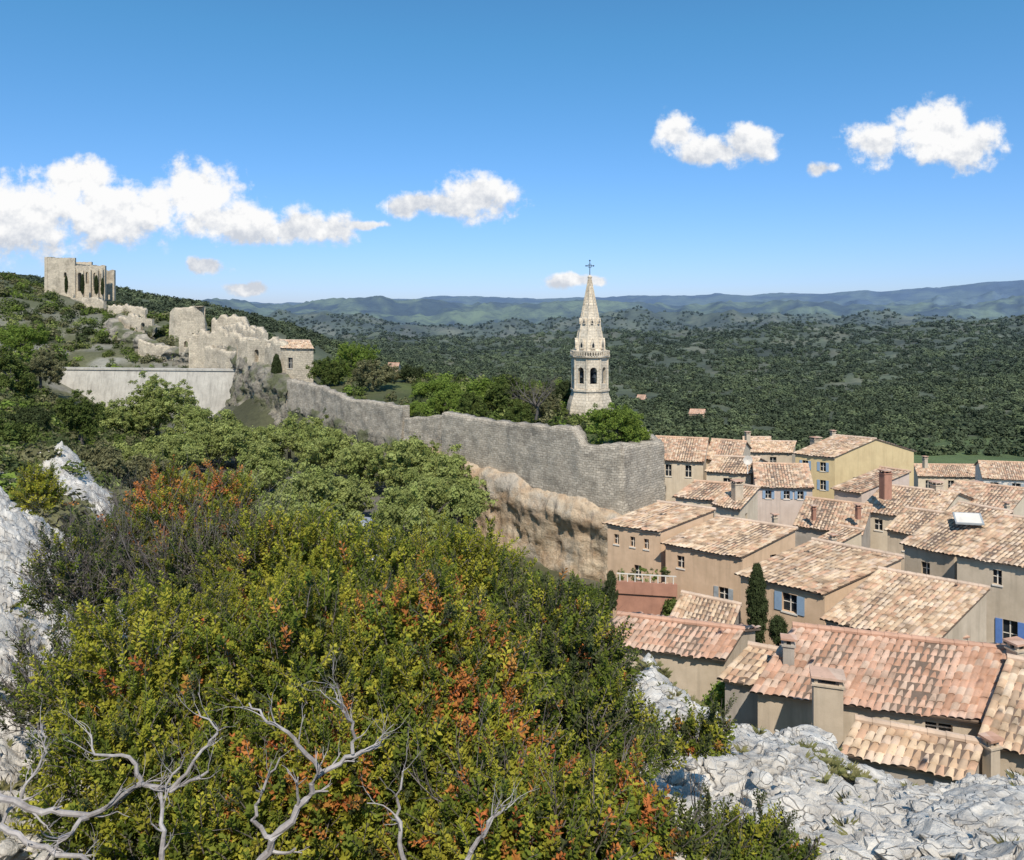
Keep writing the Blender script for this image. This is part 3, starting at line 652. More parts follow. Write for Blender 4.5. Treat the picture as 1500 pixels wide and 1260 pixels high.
q=P(44,546,130); mb.obox(q,(3.7,0,0),(0,.06,0),(0,0,.1)); mb.obox(q-Vector((0,0,.8)),(3.7,0,0),(0,.06,0),(0,0,.08))
mb.obj('metal_railing',['greyshut'])
# ------------------------------------------------------------ steeple
e=empty('church_steeple'); c=P(864,600,85); c.z=0; zz=lambda v:(460-v)/F*85
mb=MB(); R=2.02; rot=PI/8+.12
mb.lathe(c,[(-15,2.75),(zz(600),2.7),(zz(590),2.55),(zz(578),2.2),(zz(571),2.08)],8,0,rot)
mb.lathe(c,[(zz(572),2.25),(zz(569),2.25),(zz(568.9),2.0)],8,0,rot)
z0=zz(569); z1=zz(524); H=z1-z0
for k in range(8):
    a0=rot+2*PI*k/8; a1=rot+2*PI*(k+1)/8
    p0=c+Vector((R*math.cos(a0),R*math.sin(a0),z0)); p1=c+Vector((R*math.cos(a1),R*math.sin(a1),z0)); L=(p1-p0).length
    archwall(mb,p0,p1-p0,L,H,.35,[(L/2,.78,.65,2.1)])
    mb.tube([p0,p0+Vector((0,0,H))],[.11,.11],6)
mb.lathe(c,[(z0,.55),(z1,.55)],8,1,rot)  # dark core added to stand for the shade inside the belfry
mb.lathe(c,[(z1,2.05),(z1+.12,2.3),(z1+.3,2.3),(z1+.31,2.12)],8,0,rot)
for k in range(48):
    a=2*PI*k/48; mb.box(c.x+2.16*math.cos(a),c.y+2.16*math.sin(a),z1+.3,.14,.14,.38,a)
mb.lathe(c,[(z1+.68,2.2),(z1+.69,2.28),(z1+.84,2.28),(z1+.85,2.0)],8,0,rot)
zs=z1+.35; zt_=zz(407)
mb.lathe(c,[(zs,1.82),(zs+(zt_-zs)*.33,1.28),(zs+(zt_-zs)*.34,1.24),(zs+(zt_-zs)*.66,.68),(zs+(zt_-zs)*.67,.63),(zt_,.13)],8,0,rot)
mb.lathe(c,[(zt_-.1,.13),(zt_,.26),(zt_+.12,.26),(zt_+.3,.08)],8,0,rot)
for k in range(8):
    a=rot+2*PI*k/8
    mb.tube([c+Vector((1.84*math.cos(a),1.84*math.sin(a),zs)),c+Vector((.15*math.cos(a),.15*math.sin(a),zt_))],[.07,.05],5)
    a=rot+2*PI*(k+.5)/8; dd=Vector((math.cos(a),math.sin(a),0)); s=Vector((-dd.y,dd.x,0))
    for (zc,ww,hh) in ((zs+.9,.42,1.1),(zs+3.6,.26,.6)):
        rr=(1.82-(1.69)*(zc-zs)/(zt_-zs))*.924
        o=c+dd*(rr-.12)+Vector((0,0,zc-hh*.2)); out_=dd*.32
        q=[o-s*ww*.6,o+s*ww*.6,o+s*ww*.6+Vector((0,0,hh*.6)),o+Vector((0,0,hh*1.1)),o-s*ww*.6+Vector((0,0,hh*.6))]
        f=[p+out_ for p in q]; mb.poly(f,0)
        for i in range(5): j=(i+1)%5; mb.poly([q[i],q[j],f[j],f[i]],0)
        g=[(p-(o+Vector((0,0,hh*.4))))*.5+(o+Vector((0,0,hh*.36)))+out_+dd*.01 for p in q]; mb.poly(g,1)  # dark panel on the dormer front
mb.obj('spire_and_belfry',['ashlar','glass_dark_fill'],e)
mb=MB(); 
for k in range(4):
    a=k*PI/2+.5; mb.lathe(c+Vector((1.1*math.cos(a),1.1*math.sin(a),z0+1.3)),[(0,.42),(.15,.36),(.5,.25),(.62,.1)],12)
mb.obj('bells',['iron'],e)
mb=MB(); q=c+Vector((0,0,zt_+.2)); mb.tube([q,q+Vector((0,0,1.75))],[.045,.035],6)
mb.tube([q+Vector((-.42,0,1.15)),q+Vector((.42,0,1.15))],[.04,.04],6)
for dx,dz in ((-.42,1.15),(.42,1.15),(0,1.75)):
    mb.lathe(q+Vector((dx,0,dz-.09)),[(0,.02),(.09,.12),(.18,.02)],8)
for i in range(12):
    a=i*PI/6; b_=(i+1)*PI/6; mb.tube([q+Vector((.22*math.cos(a),0,1.15+.22*math.sin(a))),q+Vector((.22*math.cos(b_),0,1.15+.22*math.sin(b_)))],[.025,.025],4)
mb.obj('iron_cross',['iron'],e)
# ------------------------------------------------------------ roofs & houses
def roofpanel(name,O,ex,es,mat,parent,period=.25,row=.4,seed=0):
    O=Vector(O);ex=Vector(ex);es=Vector(es); nrm=ex.cross(es).normalized()
    if nrm.z<0: nrm=-nrm
    perp=ex.cross(es).length/es.length
    nc=max(3,round(perp/period)); nr=max(2,round(es.length/row)); sp=6
    N=nc*sp+1; i=np.arange(N)
    prof=.06*(np.abs(np.sin(PI*i/sp))**.8)
    r=np.random.default_rng(seed+11)
    V=[];UV=[]
    exn=np.array(ex);esn=np.array(es);nn=np.array(nrm);On=np.array(O)
    sag=-.05*np.sin(PI*i/(N-1))
    wav=(fbm(i/40.,i*0.+seed,3,seed)-.5)*.10
    for k in range(nr):
        jt=np.repeat(r.normal(0,.012,nc+1),sp)[:N]; js=np.repeat(r.normal(0,.022,nc+1),sp)[:N]/es.length
        for (s,h,uvv) in ((k/nr,.035,.03),((k+1)/nr,-.005,.97)):
            ss=s+js*(1 if k>0 or uvv>.5 else 2)
            V.append(On+np.outer(i/(N-1),exn)+np.outer(ss,esn)+np.outer(prof+h+jt+sag+wav,nn)); UV.append(np.stack([(i-.001)/sp+seed*37,np.full(N,k+uvv)],-1))
    return gridobj(name,np.stack(V),mat,parent,uv=np.stack(UV),smooth=False)
def panelwall(mb,O,ex,L,H,wins,mis):
    O=Vector(O);ex=Vector(ex).normalized(); n=Vector((ex.y,-ex.x,0)); up=Vector((0,0,1))
    xs={0,L};zs={0,H};W=[]
    for x,zt,w,h,s in wins:
        z1=H-zt; z0=z1-h
        if x<.1 or x+w>L-.1 or z0<.05: continue
        xs|={x,x+w}; zs|={z0,z1}; W.append((x,z0,w,h,s))
    xs=sorted(xs);zs=sorted(zs); Q=lambda x,z,d=0: O+ex*x+up*z+n*d
    for a,b in zip(xs[:-1],xs[1:]):
        for c_,d_ in zip(zs[:-1],zs[1:]):
            mx=(a+b)/2; mz=(c_+d_)/2
            if any(x<mx<x+w and z<mz<z+h for x,z,w,h,s in W): continue
            mb.poly([Q(a,c_),Q(b,c_),Q(b,d_),Q(a,d_)],0)
    for x,z,w,h,s in W:
        r=-.22
        c4=[(x,z),(x+w,z),(x+w,z+h),(x,z+h)]
        for i in range(4):
            a=c4[i];b=c4[(i+1)%4]; mb.poly([Q(*a),Q(*b),Q(*b,r),Q(*a,r)],0)
        mb.poly([Q(*p,r) for p in c4],1)
        mb.obox(Q(x+w/2-.03,z,r+.005),ex*.06,n*.04,up*h,3)
        mb.obox(Q(x,z+h*.5-.02,r+.005),ex*w,n*.03,up*.04,3)
        mb.obox(Q(x-.06,z-.08,-.02),ex*(w+.12),n*.08,up*.08,3)
        if s:
            for sx in (x-w*.5-.02,x+w+.02): mb.obox(Q(sx,z,.01),ex*(w*.5),n*.05,up*h,2)
HN=0
def house(e0,e1,Y0,r1,pitch=.3,kind='mono',wall='plaster_beige',tile='tile_cream',zb=None,fw=(),rw=(),lw=(),shut='blue',name='village_house'):
    global HN; HN+=1
    p0=P(*e0,Y0); ze=p0.z; Y1=ze*F/(460-e1[1]); p1=P(*e1,Y1); ex=p1-p0; ex.z=0
    best=None
    for k in range(800):
        Yr=Y1*(.85+k*.0008); pr=P(*r1,Yr); h2=pr-p1; hd=math.hypot(h2.x,h2.y)
        sn=(ex.x*h2.y-ex.y*h2.x)/(ex.length*hd+1e-6)
        g=abs(pr.z-ze-pitch*hd)+ (10 if (pr.z<ze+.2) else 0)+(5*(.42-sn) if sn<.42 else 0)
        if best is None or g<best[0]: best=(g,pr.copy(),hd)
    pr=best[1]; r=pr-p1; rise=r.z; rh=Vector((r.x,r.y,0)); L=ex.length; exn=ex.normalized()
    zb=zb if zb is not None else min(ground(p0.x,p0.y),ground(p1.x,p1.y))-1.5
    if zb>ze-2.2: zb=ze-2.2
    H=ze-zb; e=empty(name); mb=MB(); up=Vector((0,0,1)); B0=Vector((p0.x,p0.y,zb)); B1=Vector((p1.x,p1.y,zb))
    D=rh*(2 if kind=='gable' else 1); Hb=H if kind=='gable' else H+rise; Dl=D.length; dn=D.normalized()
    panelwall(mb,B0,exn,L,H,fw,0)
    panelwall(mb,B1,dn,Dl,H,rw,0)
    panelwall(mb,B0+D,-dn,Dl,H,lw,0)
    panelwall(mb,B1+D,-exn,L,Hb,[],0)
    T=lambda b,d,h: b+rh*d+up*(H+h)
    if kind=='gable':
        mb.poly([T(B1,0,0),T(B1,2,0),T(B1,1,rise)],0); mb.poly([T(B0,2,0),T(B0,0,0),T(B0,1,rise)],0)
    else:
        mb.poly([T(B1,0,0),T(B1,1,0),T(B1,1,rise)],0); mb.poly([T(B0,1,0),T(B0,0,0),T(B0,1,rise)],0)
    mb.obj('walls',[wall,'glass_dark_fill',shut,'plaster_white'],e)
    oh=.28; side=.14
    def panel(nm,base,exv,rv):
        exn_=exv.normalized(); Lp=exv.length+2*side; s_=rv.normalized()
        O=base-exn_*side-s_*oh
        m2=MB(); nn=exn_.cross(s_).normalized(); nn=nn if nn.z>0 else -nn
        m2.obox(O,exn_*Lp,s_*(rv.length+oh),nn*.07); m2.obj('roof_deck',['underroof'],e)
        roofpanel(nm,O-s_*.06+nn*.085,exn_*Lp,s_*(rv.length+oh+.08),tile,e,.22 if Y0<60 else .26,.37,seed=HN)
    top0=Vector((p0.x,p0.y,ze)); panel('roof_tiles',top0,ex,r)
    if kind=='gable':
        r2=Vector((-rh.x,-rh.y,rise)); panel('roof_tiles_back',Vector((p0.x,p0.y,ze))+rh*2,ex,r2)
    m3=MB(); rb=top0+r+Vector((0,0,.12)); n=max(2,int(L/.42))
    for i in range(n):
        a=rb-exn*side+exn*((L+2*side)*i/n); b=rb-exn*side+exn*((L+2*side)*(i+1)/n+.03); m3.tube([a,b],[.125,.105],8)
    m3.obj('ridge_tiles',[tile],e)
    m4=MB(); n_=Vector((exn.y,-exn.x,0)); m4.obox(B0+up*(H-.2)-exn*.02,exn*(L+.04),n_*.12,up*.17); m4.obj('cornice',['plaster_beige'],e)
    return e
w=lambda x,z=.6,ww=.8,h=1.1,s=None:(x,z,ww,h,s)
house((1110,1008),(1445,1053),26,(1475,955),.32,'gable','plaster_beige','tile_terra',fw=[w(5.2,.35,.8,.4)])
house((880,938),(1062,962),31,(1085,925),.3,'gable','plaster_beige','tile_terra')
house((1062,990),(1112,1000),27.6,(1150,958),.3,'mono','plaster_grey','tile_cream')
house((1240,1098),(1420,1134),22.6,(1434,1092),.3,'mono','plaster_grey','tile_cream')
house((1440,1083),(1570,1112),23,(1600,990),.32,'gable','plaster_beige','tile_cream')
house((1210,905),(1370,940),37,(1445,864),.28,'mono','plaster_beige','tile_cream',fw=[w(1.2,.9,.7,.9)])
house((1085,840),(1208,869),43,(1320,818),.3,'mono','plaster_peach','tile_cream',fw=[w(2.4,.5,.8,1.0,1)],rw=[w(1.5,.8,.6,.6)],shut='paleblue')
house((975,795),(1088,815),50,(1165,776),.28,'mono','plaster_peach','tile_cream',fw=[w(.8,.7,.5,.8),w(3.6,2.2,.6,.9,1)],rw=[w(2.2,.2,.5,.8)],shut='greyshut')
house((890,766),(968,778),53,(1045,748),.28,'mono','plaster_peach','tile_cream',fw=[w(.5,.7,.35,.7),w(1.7,.7,.35,.7),w(2.7,.7,.35,.7),w(2.0,2.6,.5,.9)])
house((990,727),(1050,732),59,(1078,711),.3,'mono','plaster_cream','tile_mixed')
house((1046,738),(1084,745),57,(1110,716),.25,'mono','plaster_cream','tile_cream',rw=[w(1,.6,.4,.6)])
house((952,672),(1030,676),78,(1036,644),.33,'gable','plaster_cream','tile_mixed',fw=[w(1.6,.5,.6,1.2),w(3.6,.5,.6,1.2)])
house((1034,672),(1084,676),80,(1092,648),.33,'gable','plaster_cream','tile_mixed',fw=[w(1.6)])
house((1035,690),(1100,693),74,(1112,672),.3,'gable','plaster_cream','tile_cream',fw=[w(1.6)])
house((1108,712),(1190,714),68,(1182,682),.33,'gable','plaster_pink','tile_mixed',fw=[w(.8,.4,.5,.7,1),w(2.4,.4,.5,.7,1),w(3.6,.4,.5,.7,1)],rw=[w(2,.6,.5,.7)],shut='paleblue')
house((1095,662),(1160,663),96,(1165,648),.25,'mono','plaster_beige','tile_cream',fw=[w(.8),w(2.8)])
house((1165,664),(1223,670),86,(1282,644),.3,'gable','plaster_ochre','tile_cream',fw=[w(.8,.7,.6,1.0,1),w(2.7,.7,.6,1.0,1),w(.8,2.7,.6,1.1,1),w(2.7,2.7,.6,1.1,1)],rw=[w(2.5,2.4,.6,.8)],shut='paleblue')
house((1222,715),(1262,722),73,(1332,692),.3,'mono','plaster_pink','tile_mixed',rw=[w(2,.6,.6,.8)])
house((1165,768),(1262,782),61,(1275,742),.3,'mono','plaster_grey','tile_mixed')
house((1262,747),(1372,762),63,(1402,724),.3,'gable','plaster_cream','tile_cream',fw=[w(1,.6,.6,.9),w(4,.6,.6,.9)])
house((1375,735),(1480,748),66,(1505,718),.3,'gable','plaster_cream','tile_mixed',fw=[w(1,.6,.6,.9),w(4,.6,.6,.9)])
house((1345,697),(1440,698),103,(1432,682),.3,'gable','plaster_cream','tile_mixed',fw=[w(1),w(4),w(6)])
house((1440,700),(1540,704),92,(1530,680),.3,'gable','plaster_white','tile_mixed',fw=[w(.8,.5,.9,1.3,1),w(3.2,.5,.9,1.3,1),w(5.6,.5,.9,1.3,1)],shut='greyshut')
house((1300,775),(1375,786),55,(1402,756),.3,'mono','plaster_beige','tile_cream',fw=[w(1,.5,.6,.9)])
house((1325,795),(1398,812),47,(1480,752),.3,'mono','plaster_beige','tile_cream',fw=[w(1,.9,.5,.8)])
house((1402,812),(1530,833),42,(1600,775),.3,'gable','plaster_beige','tile_cream',fw=[w(1.7,.5,.4,.8),w(2.15,3.1,.65,1.55,1)],shut='blue')
house((985,905),(1068,924),40,(1082,888),.3,'mono','plaster_grey','tile_cream')
house((1180,800),(1210,806),55,(1262,778),.25,'mono','plaster_cream','tile_cream')
house((1090,650),(1130,650),120,(1128,641),.3,'gable','plaster_cream','tile_cream')
for (u,v,Y,wd) in [(1020,606,300,22),(938,585,380,12),(575,538,330,16)]:
    house((u-wd/2,v),(u+wd/2,v+.5),Y,(u+wd/2+2,v-6),.35,'gable','plaster_peach','tile_terra',zb=(460-v)/F*Y-4,fw=[w(1),w(3)],name='farmhouse')
house((412,510),(459,511),113,(453,500),.3,'gable','ruin','tile_cream',zb=-10.5,fw=[w(1.2,1.4,.9,1.6)],name='stone_cottage')
e=empty('roof_terrace'); mb=MB(); a=P(903,868,47); a.z-=2
mb.obox(a,(3.6,-.6,0),(.5,2.2,0),(0,0,2.0),0); mb.obox(a+Vector((-.05,-.12,2)),(3.7,-.62,0),(.03,.15,0),(0,0,.75),0)
for i in range(8): mb.box(a.x+.2+i*.46,a.y-.1-i*.075,a.z+2.75,.06,.06,.5,0,1)
mb.obox(a+Vector((0,-.1,3.2)),(3.6,-.6,0),(0,.06,0),(0,0,.06),1)
for i in range(5): mb.lathe(a+Vector((.4+i*.7,.7,2)),[(0,.14),(.35,.2),(.36,.15)],10,2)
mb.obj('terrace_walls',['plaster_red','plaster_white','plaster_peach'],e)
n=60; q=[(a.x+random.choice([.4,1.1,1.8,2.5,3.2])+random.gauss(0,.12),a.y+.7+random.gauss(0,.12),a.z+2.5+random.random()*.7) for _ in range(n)]
scatter('potted_plants',NGc,q,rng.uniform(.1,.22,n),rrot(n),rng.choice([2,3,4,5,8,9],n),e)
def chimney(u,vt,Y,w_=.5,h=1.3,mat='plaster_beige',rot=.3,d=None):
    p=P(u,vt,Y); mb=MB(); d=d or w_*.8
    mb.box(p.x,p.y,p.z-h,w_,d,h-.32,rot,0)
    mb.box(p.x,p.y,p.z-.32,w_+.1,d+.1,.06,rot,0)
    a=Vector((math.cos(rot),math.sin(rot),0)); b=Vector((-a.y,a.x,0))
    for sx in (-1,1):
        for sy in (-1,1): q=p+a*sx*(w_/2-.07)+b*sy*(d/2-.07); mb.box(q.x,q.y,p.z-.26,.1,.1,.18,rot,0)
    mb.box(p.x,p.y,p.z-.08,w_+.16,d+.16,.07,rot,2); mb.box(p.x,p.y,p.z-.26,w_*.5,d*.5,.17,rot,1)  # dark block fills the slot under the cap
    mb.obj('chimney',[mat,'glass_dark_fill','tile_terra'])
for a in [(1212,985,23.5,.85,2.3,'plaster_beige',-.3,.6),(1155,932,26.8,.38,1.5,'plaster_grey',-.3),(1408,930,36,.4,1.2),(1297,688,62,.75,2.4,'plaster_red'),(1080,703,57,.7,1.5,'plaster_beige'),(988,735,55,.3,1.2,'plaster_red'),(1040,795,49,.3,1.0),(1220,782,47,.35,1.3),(1192,740,60,.3,1.2,'plaster_red'),(1257,738,59,.35,1.2,'plaster_red'),(1220,630,90,.5,1.6),(1195,640,89,1.0,1.0),(1372,705,64,.8,1.5),(1452,1078,22,.35,1.3),(1490,938,26,.5,1.4),(1135,752,52,.3,1.),(1475,735,55,.3,1.6),(1430,705,70,.8,1.5),(1095,632,100,.6,2),(1355,668,95,.5,1.5)]: chimney(*a)
mb=MB(); p=P(1095,694,60); mb.lathe(p,[(0,.05),(.9,.05)],6); 
for k in range(12):
    a=k*PI/6;b=(k+1)*PI/6; cc=p+Vector((0,-.1,1.1)); mb.poly([cc+Vector((0,.12,0)),cc+Vector((.38*math.cos(a),0,.38*math.sin(a))),cc+Vector((.38*math.cos(b),0,.38*math.sin(b)))])
mb.obj('satellite_dish',['plaster_white'])
p=P(1400,768,46.5); mb=MB(); mb.obox(p,(1.6,-.3,.0),(.5,1.2,.35),(0,0,.10),0); mb.obox(p+Vector((.1,.05,.1)),(1.4,-.27,.0),(.45,1.05,.31),(0,0,.03),1); mb.obj('skylight',['greyshut','plaster_white'])
# ------------------------------------------------------------ cars
def car(u,Y,rot,colr):
    x=(u-750)/F*Y; z=ground(x,Y)+.02; e=empty('parked_car'); R_=Matrix.Rotation(rot,4,'Z'); T_=Matrix.Translation((x,Y,z))@R_
    prof=[(-2.1,.3),(-2.12,.75),(-1.9,.95),(-1.5,1.0),(-.9,1.42),(.5,1.45),(1.15,1.0),(1.95,.85),(2.1,.6),(2.1,.3)]
    mb=MB(); 
    L_=[T_@Vector((a,-.82 if b<1.1 else -.68,b)) for a,b in prof]; R2=[T_@Vector((a,.82 if b<1.1 else .68,b)) for a,b in prof]
    mb.poly(L_,0); mb.poly(R2[::-1],0)
    for i in range(len(prof)):
        j=(i+1)%len(prof); g=1 if i in(3,5) else 0; mb.poly([L_[i],L_[j],R2[j],R2[i]],g)
    for s in (-1,1):
        mb.poly([T_@Vector((a,s*y_,b)) for a,y_,b in ((-1.25,.825,1.02),(.95,.825,1.02),(.45,.70,1.38),(-.85,.70,1.38))],1)
        for wx in (-1.3,1.3):
            cc=T_@Vector((wx,s*.83,.33)); c2=T_@Vector((wx,s*.62,.33)); mb.tube([c2,cc],[.32,.32],14,2)
    mb.obj('car_body',[colr,'glass_dark_fill','iron'],e)
M['carw']=simple('car_paint_white',(.65,.66,.68),(.6,.6,.62),1,.3,0); M['carg']=simple('car_paint_dark',(.03,.04,.06),(.03,.03,.05),1,.3,0); M['carr']=simple('car_paint_silver',(.35,.37,.4),(.3,.3,.32),1,.3,0)
for a in [(520,59,1.2,'carw'),(538,60.5,1.2,'carr'),(556,59.5,1.2,'carg'),(528,55,1.2,'carr'),(552,55.5,1.3,'carw'),(575,57,1.2,'carr')]: car(*a)
# ------------------------------------------------------------ foreground shrubs
sm=[]
for m,nl,ll,lw in [('lf_yg',26,.20,.105),('lf_yg',22,.22,.11),('lf_green',26,.20,.105),('lf_green',24,.21,.11),('lf_dk',26,.19,.10),('lf_dk',22,.2,.10),('lf_red',20,.22,.11),('lf_red',16,.24,.12),('lf_gry',9,.14,.05),('lf_gry',6,.16,.05)]:
    sm.append(sprig('sprig',m,nl,ll,lw,len(sm)))
NGp=mkcoll('sprig',sm)
pal={'yg':[.32,.32,.13,.13,.02,.02,.01,.01,.01,.01],'green':[.2,.2,.23,.23,.05,.05,.008,.008,.01,.01],'dark':[.08,.08,.2,.2,.19,.19,.01,.01,.03,.03],
'red':[.2,.2,.13,.13,.03,.03,.10,.10,.01,.01],'grey':[.03,.03,.06,.06,.10,.10,.0,.0,.3,.3],'mix':[.2,.2,.18,.18,.05,.05,.05,.05,.01,.01],'hot':[.13,.13,.1,.1,.02,.02,.22,.22,.01,.01]}
blobs=[(60,725,9,26,26,'yg'),(290,800,6.6,105,70,'red'),(250,745,6.7,45,28,'hot'),(330,740,6.7,40,25,'red'),(215,810,6.8,90,50,'grey'),(135,850,6.0,85,60,'grey'),(320,860,6.0,130,80,'grey'),(440,850,5.8,110,75,'yg'),(560,885,5.6,115,80,'green'),(685,868,5.8,75,66,'yg'),(260,1000,4.6,150,105,'yg'),(460,1010,4.5,160,130,'green'),(610,1010,4.4,120,140,'mix'),(650,950,4.6,45,45,'hot'),(680,1060,4.3,100,120,'mix'),(660,1060,4.05,50,45,'hot'),(720,1100,4.0,40,35,'hot'),(800,960,5.2,110,85,'dark'),(860,990,5.3,50,55,'dark'),(800,1080,4.7,130,100,'dark'),(920,1095,5.0,60,26,'dark'),(1020,1085,5.1,38,12,'dark'),(700,1190,3.8,170,90,'mix'),(470,1180,3.9,170,110,'mix'),(490,1150,3.65,40,35,'hot'),(250,1140,4.1,160,100,'green'),(880,1215,3.9,90,38,'mix'),(930,1215,3.75,30,16,'hot'),(1060,1250,4.0,75,22,'dark'),(1130,1262,4.1,50,14,'dark'),(100,1010,4.9,75,60,'grey'),(550,1100,4.1,150,120,'green'),(760,1230,3.5,150,60,'mix'),(350,1230,3.7,160,70,'green'),(970,1250,3.8,80,30,'dark')]
for bu,bv,bY,bx,bz,pk in blobs:
    c=P(bu,bv,bY); rx=bx*bY/F; rz=bz*bY/F; ry=rx*.8
    area=PI*rx*rz; n=int(1450*area)+90
    d=rng.normal(size=(n,3)); d/=np.linalg.norm(d,axis=1)[:,None]; d[:,1]=np.where(rng.random(n)<.6,-np.abs(d[:,1]),d[:,1])
    nz=1+.55*(fbm(d[:,0]*2.8+bu,d[:,2]*2.8+d[:,1]*1.7,3,int(bu))-.5)*2
    rr=rng.random(n)**.36*nz
    pts=np.array(c)+d*np.array([rx,ry,rz])*rr[:,None]
    dr=d*np.array([.6,.6,.5])+np.array([0,0,.85])+rng.normal(size=(n,3))*.33
    dr[:,2]=np.maximum(dr[:,2],-.1); pw=np.array(pal[pk])/sum(pal[pk]); idx=rng.choice(10,n,p=pw)
    sc_=rng.uniform(.10,.19,n)
    m=int(24*area)+6; ep=[];ed=[];ei=[];es_=[]
    for k in range(m):
        a=rng.uniform(0,2*PI); q=rng.random()**.5*.85; b=np.array(c)+np.array([rx*q*math.cos(a),ry*q*math.sin(a),rz*math.sqrt(max(0,1-q*q))*.95])
        dd=np.array([rng.normal()*.25,rng.normal()*.25,1.]); dd/=np.linalg.norm(dd); L=rng.uniform(.06,.30); ii=rng.choice(10,p=pw)
        for s in np.arange(0,L,.055):
            for _ in range(2): ep.append(b+dd*s); ed.append(dd+rng.normal(size=3)*.45*(1-s/L*.6)); ei.append(ii); es_.append(rng.uniform(.09,.15)*(1-.35*s/L))
    pts=np.concatenate([pts,ep]); dr=np.concatenate([dr,ed]); idx=np.concatenate([idx,ei]); sc_=np.concatenate([sc_,es_])
    dr/=np.linalg.norm(dr,axis=1)[:,None]
    rot=np.stack([np.zeros(len(dr)),np.arccos(np.clip(dr[:,2],-1,1)),np.arctan2(dr[:,1],dr[:,0])],-1)
    e=empty('dry_shrub' if pk=='grey' else 'terebinth_shrub' if pk=='hot' else 'box_shrub')
    scatter('foliage',NGp,pts,sc_,rot,idx,e)
    mb=MB(); base=Vector((c.x,c.y,c.z-rz*1.1))
    for k in range(5 if pk!='grey' else 30):
        a=random.uniform(0,2*PI); branch(mb,base+Vector((random.uniform(-.1,.1),random.uniform(-.1,.1),0)),Vector((math.cos(a)*.8,math.sin(a)*.8,1.1)),max(rx,rz)*(1.0 if bY<8 else .4),.009,2 if pk!='grey' else 3,0,.25,(2,3))
    mb.obj('stems',['twig'],e)
mb=MB()
def path(pts,r0,r1,twigs=3,dep=2):
    P_=[P(*p) for p in pts]
    out_=[]
    for i in range(len(P_)-1):
        for k in range(4):
            q=P_[i].lerp(P_[i+1],k/4); q+=Vector((random.uniform(-1,1),random.uniform(-1,1),random.uniform(-1,1)))*.010; out_.append(q)
    out_.append(P_[-1]); n=len(out_); rad=[(r0+(r1-r0)*i/(n-1))*.8 for i in range(n)]
    mb.tube(out_,rad,7)
    for i in range(2,n):
        if random.random()<(twigs+2)/10.:
            d=(out_[i]-out_[i-1]).normalized()+Vector((random.uniform(-1,1),random.uniform(-.8,.4),random.uniform(-.5,.8)))*.9
            branch(mb,out_[i],d,random.uniform(.06,.14),rad[i]*.5,dep,0,.3,(1,2))
path([(365,1290,2.9),(400,1230,2.9),(450,1170,2.95),(470,1130,3.),(520,1105,3.05),(555,1092,3.1)],.022,.006)
path([(470,1130,3.),(430,1080,3.),(395,1055,3.),(365,1030,3.05)],.012,.004,4)
path([(520,1100,3.05),(515,1060,3.05),(500,1030,3.),(483,1003,3.)],.010,.003,4)
path([(400,1230,2.9),(370,1200,2.9),(385,1160,2.9),(410,1110,2.95)],.012,.004,4)
path([(-20,1160,3.2),(60,1190,3.15),(130,1195,3.1),(210,1150,3.05),(250,1160,3.),(305,1130,3.)],.018,.006,5)
path([(130,1195,3.1),(90,1230,3.),(60,1270,3.)],.014,.006,4)
path([(210,1150,3.05),(190,1110,3.1),(140,1105,3.1),(125,1070,3.15)],.012,.003,5)
path([(250,1160,3.),(300,1100,3.05),(320,1070,3.05),(290,1040,3.1)],.010,.003,5)
path([(230,1280,2.8),(240,1220,2.85),(235,1160,3.),(270,1110,3.)],.014,.004,5)
path([(600,1290,2.8),(585,1220,2.85),(580,1170,2.9),(590,1130,2.9)],.013,.004,4)
path([(670,1290,2.8),(700,1230,2.85),(720,1200,2.9),(740,1180,2.9)],.014,.004,4)
path([(0,1210,3.0),(50,1240,2.95),(120,1260,2.9),(180,1290,2.8)],.014,.008,5)
path([(-10,1230,3.3),(40,1150,3.4),(70,1100,3.5),(60,1060,3.6)],.010,.004,6)
mb.obj('dead_branches',['deadwood'])
def tuft(seed):
    r=random.Random(seed); v=[];f=[]
    for i in range(60):
        a=r.uniform(0,2*PI); o=Vector((math.cos(a),math.sin(a),0)); c=o*r.random()*.35; s=Vector((-o.y,o.x,0))*.014; h=r.uniform(.4,1); b=len(v)
        v+=[c-s,c+s,c+o*h*.3+Vector((0,0,h*.6))+s*.6,c+o*h*.8+Vector((0,0,h*.8))]; f.append((b,b+1,b+2,b+3))
    me=bpy.data.meshes.new('grass_tuft'); me.from_pydata([tuple(a) for a in v],[],f); me.materials.append(M['lf_grass']); return me
NGg=mkcoll('grass_tuft',[tuft(i) for i in range(3)])
def put(us,Ys): 
    x=(us-750)/F*Ys; return np.stack([x,Ys,Hgt(x,Ys,False)+.05],-1)
us=np.concatenate([rng.normal(1200,22,40),rng.normal(1260,14,16),rng.normal(960,25,30),rng.normal(1010,20,30),rng.uniform(900,1550,50),rng.uniform(-50,120,160)]); Ys=np.concatenate([rng.normal(6.6,.15,40),rng.normal(6.4,.12,16),rng.normal(10.8,.2,30),rng.normal(9.5,.3,30),np.exp(rng.uniform(math.log(4),math.log(9.5),50)),np.exp(rng.uniform(math.log(3.6),math.log(12),160))])
n=len(us); scatter('dry_grass',NGg,put(us,Ys),rng.uniform(.05,.11,n),np.stack([rng.uniform(-.2,.2,n),rng.uniform(-.2,.2,n),rng.uniform(0,6,n)],-1),rng.choice(3,n))
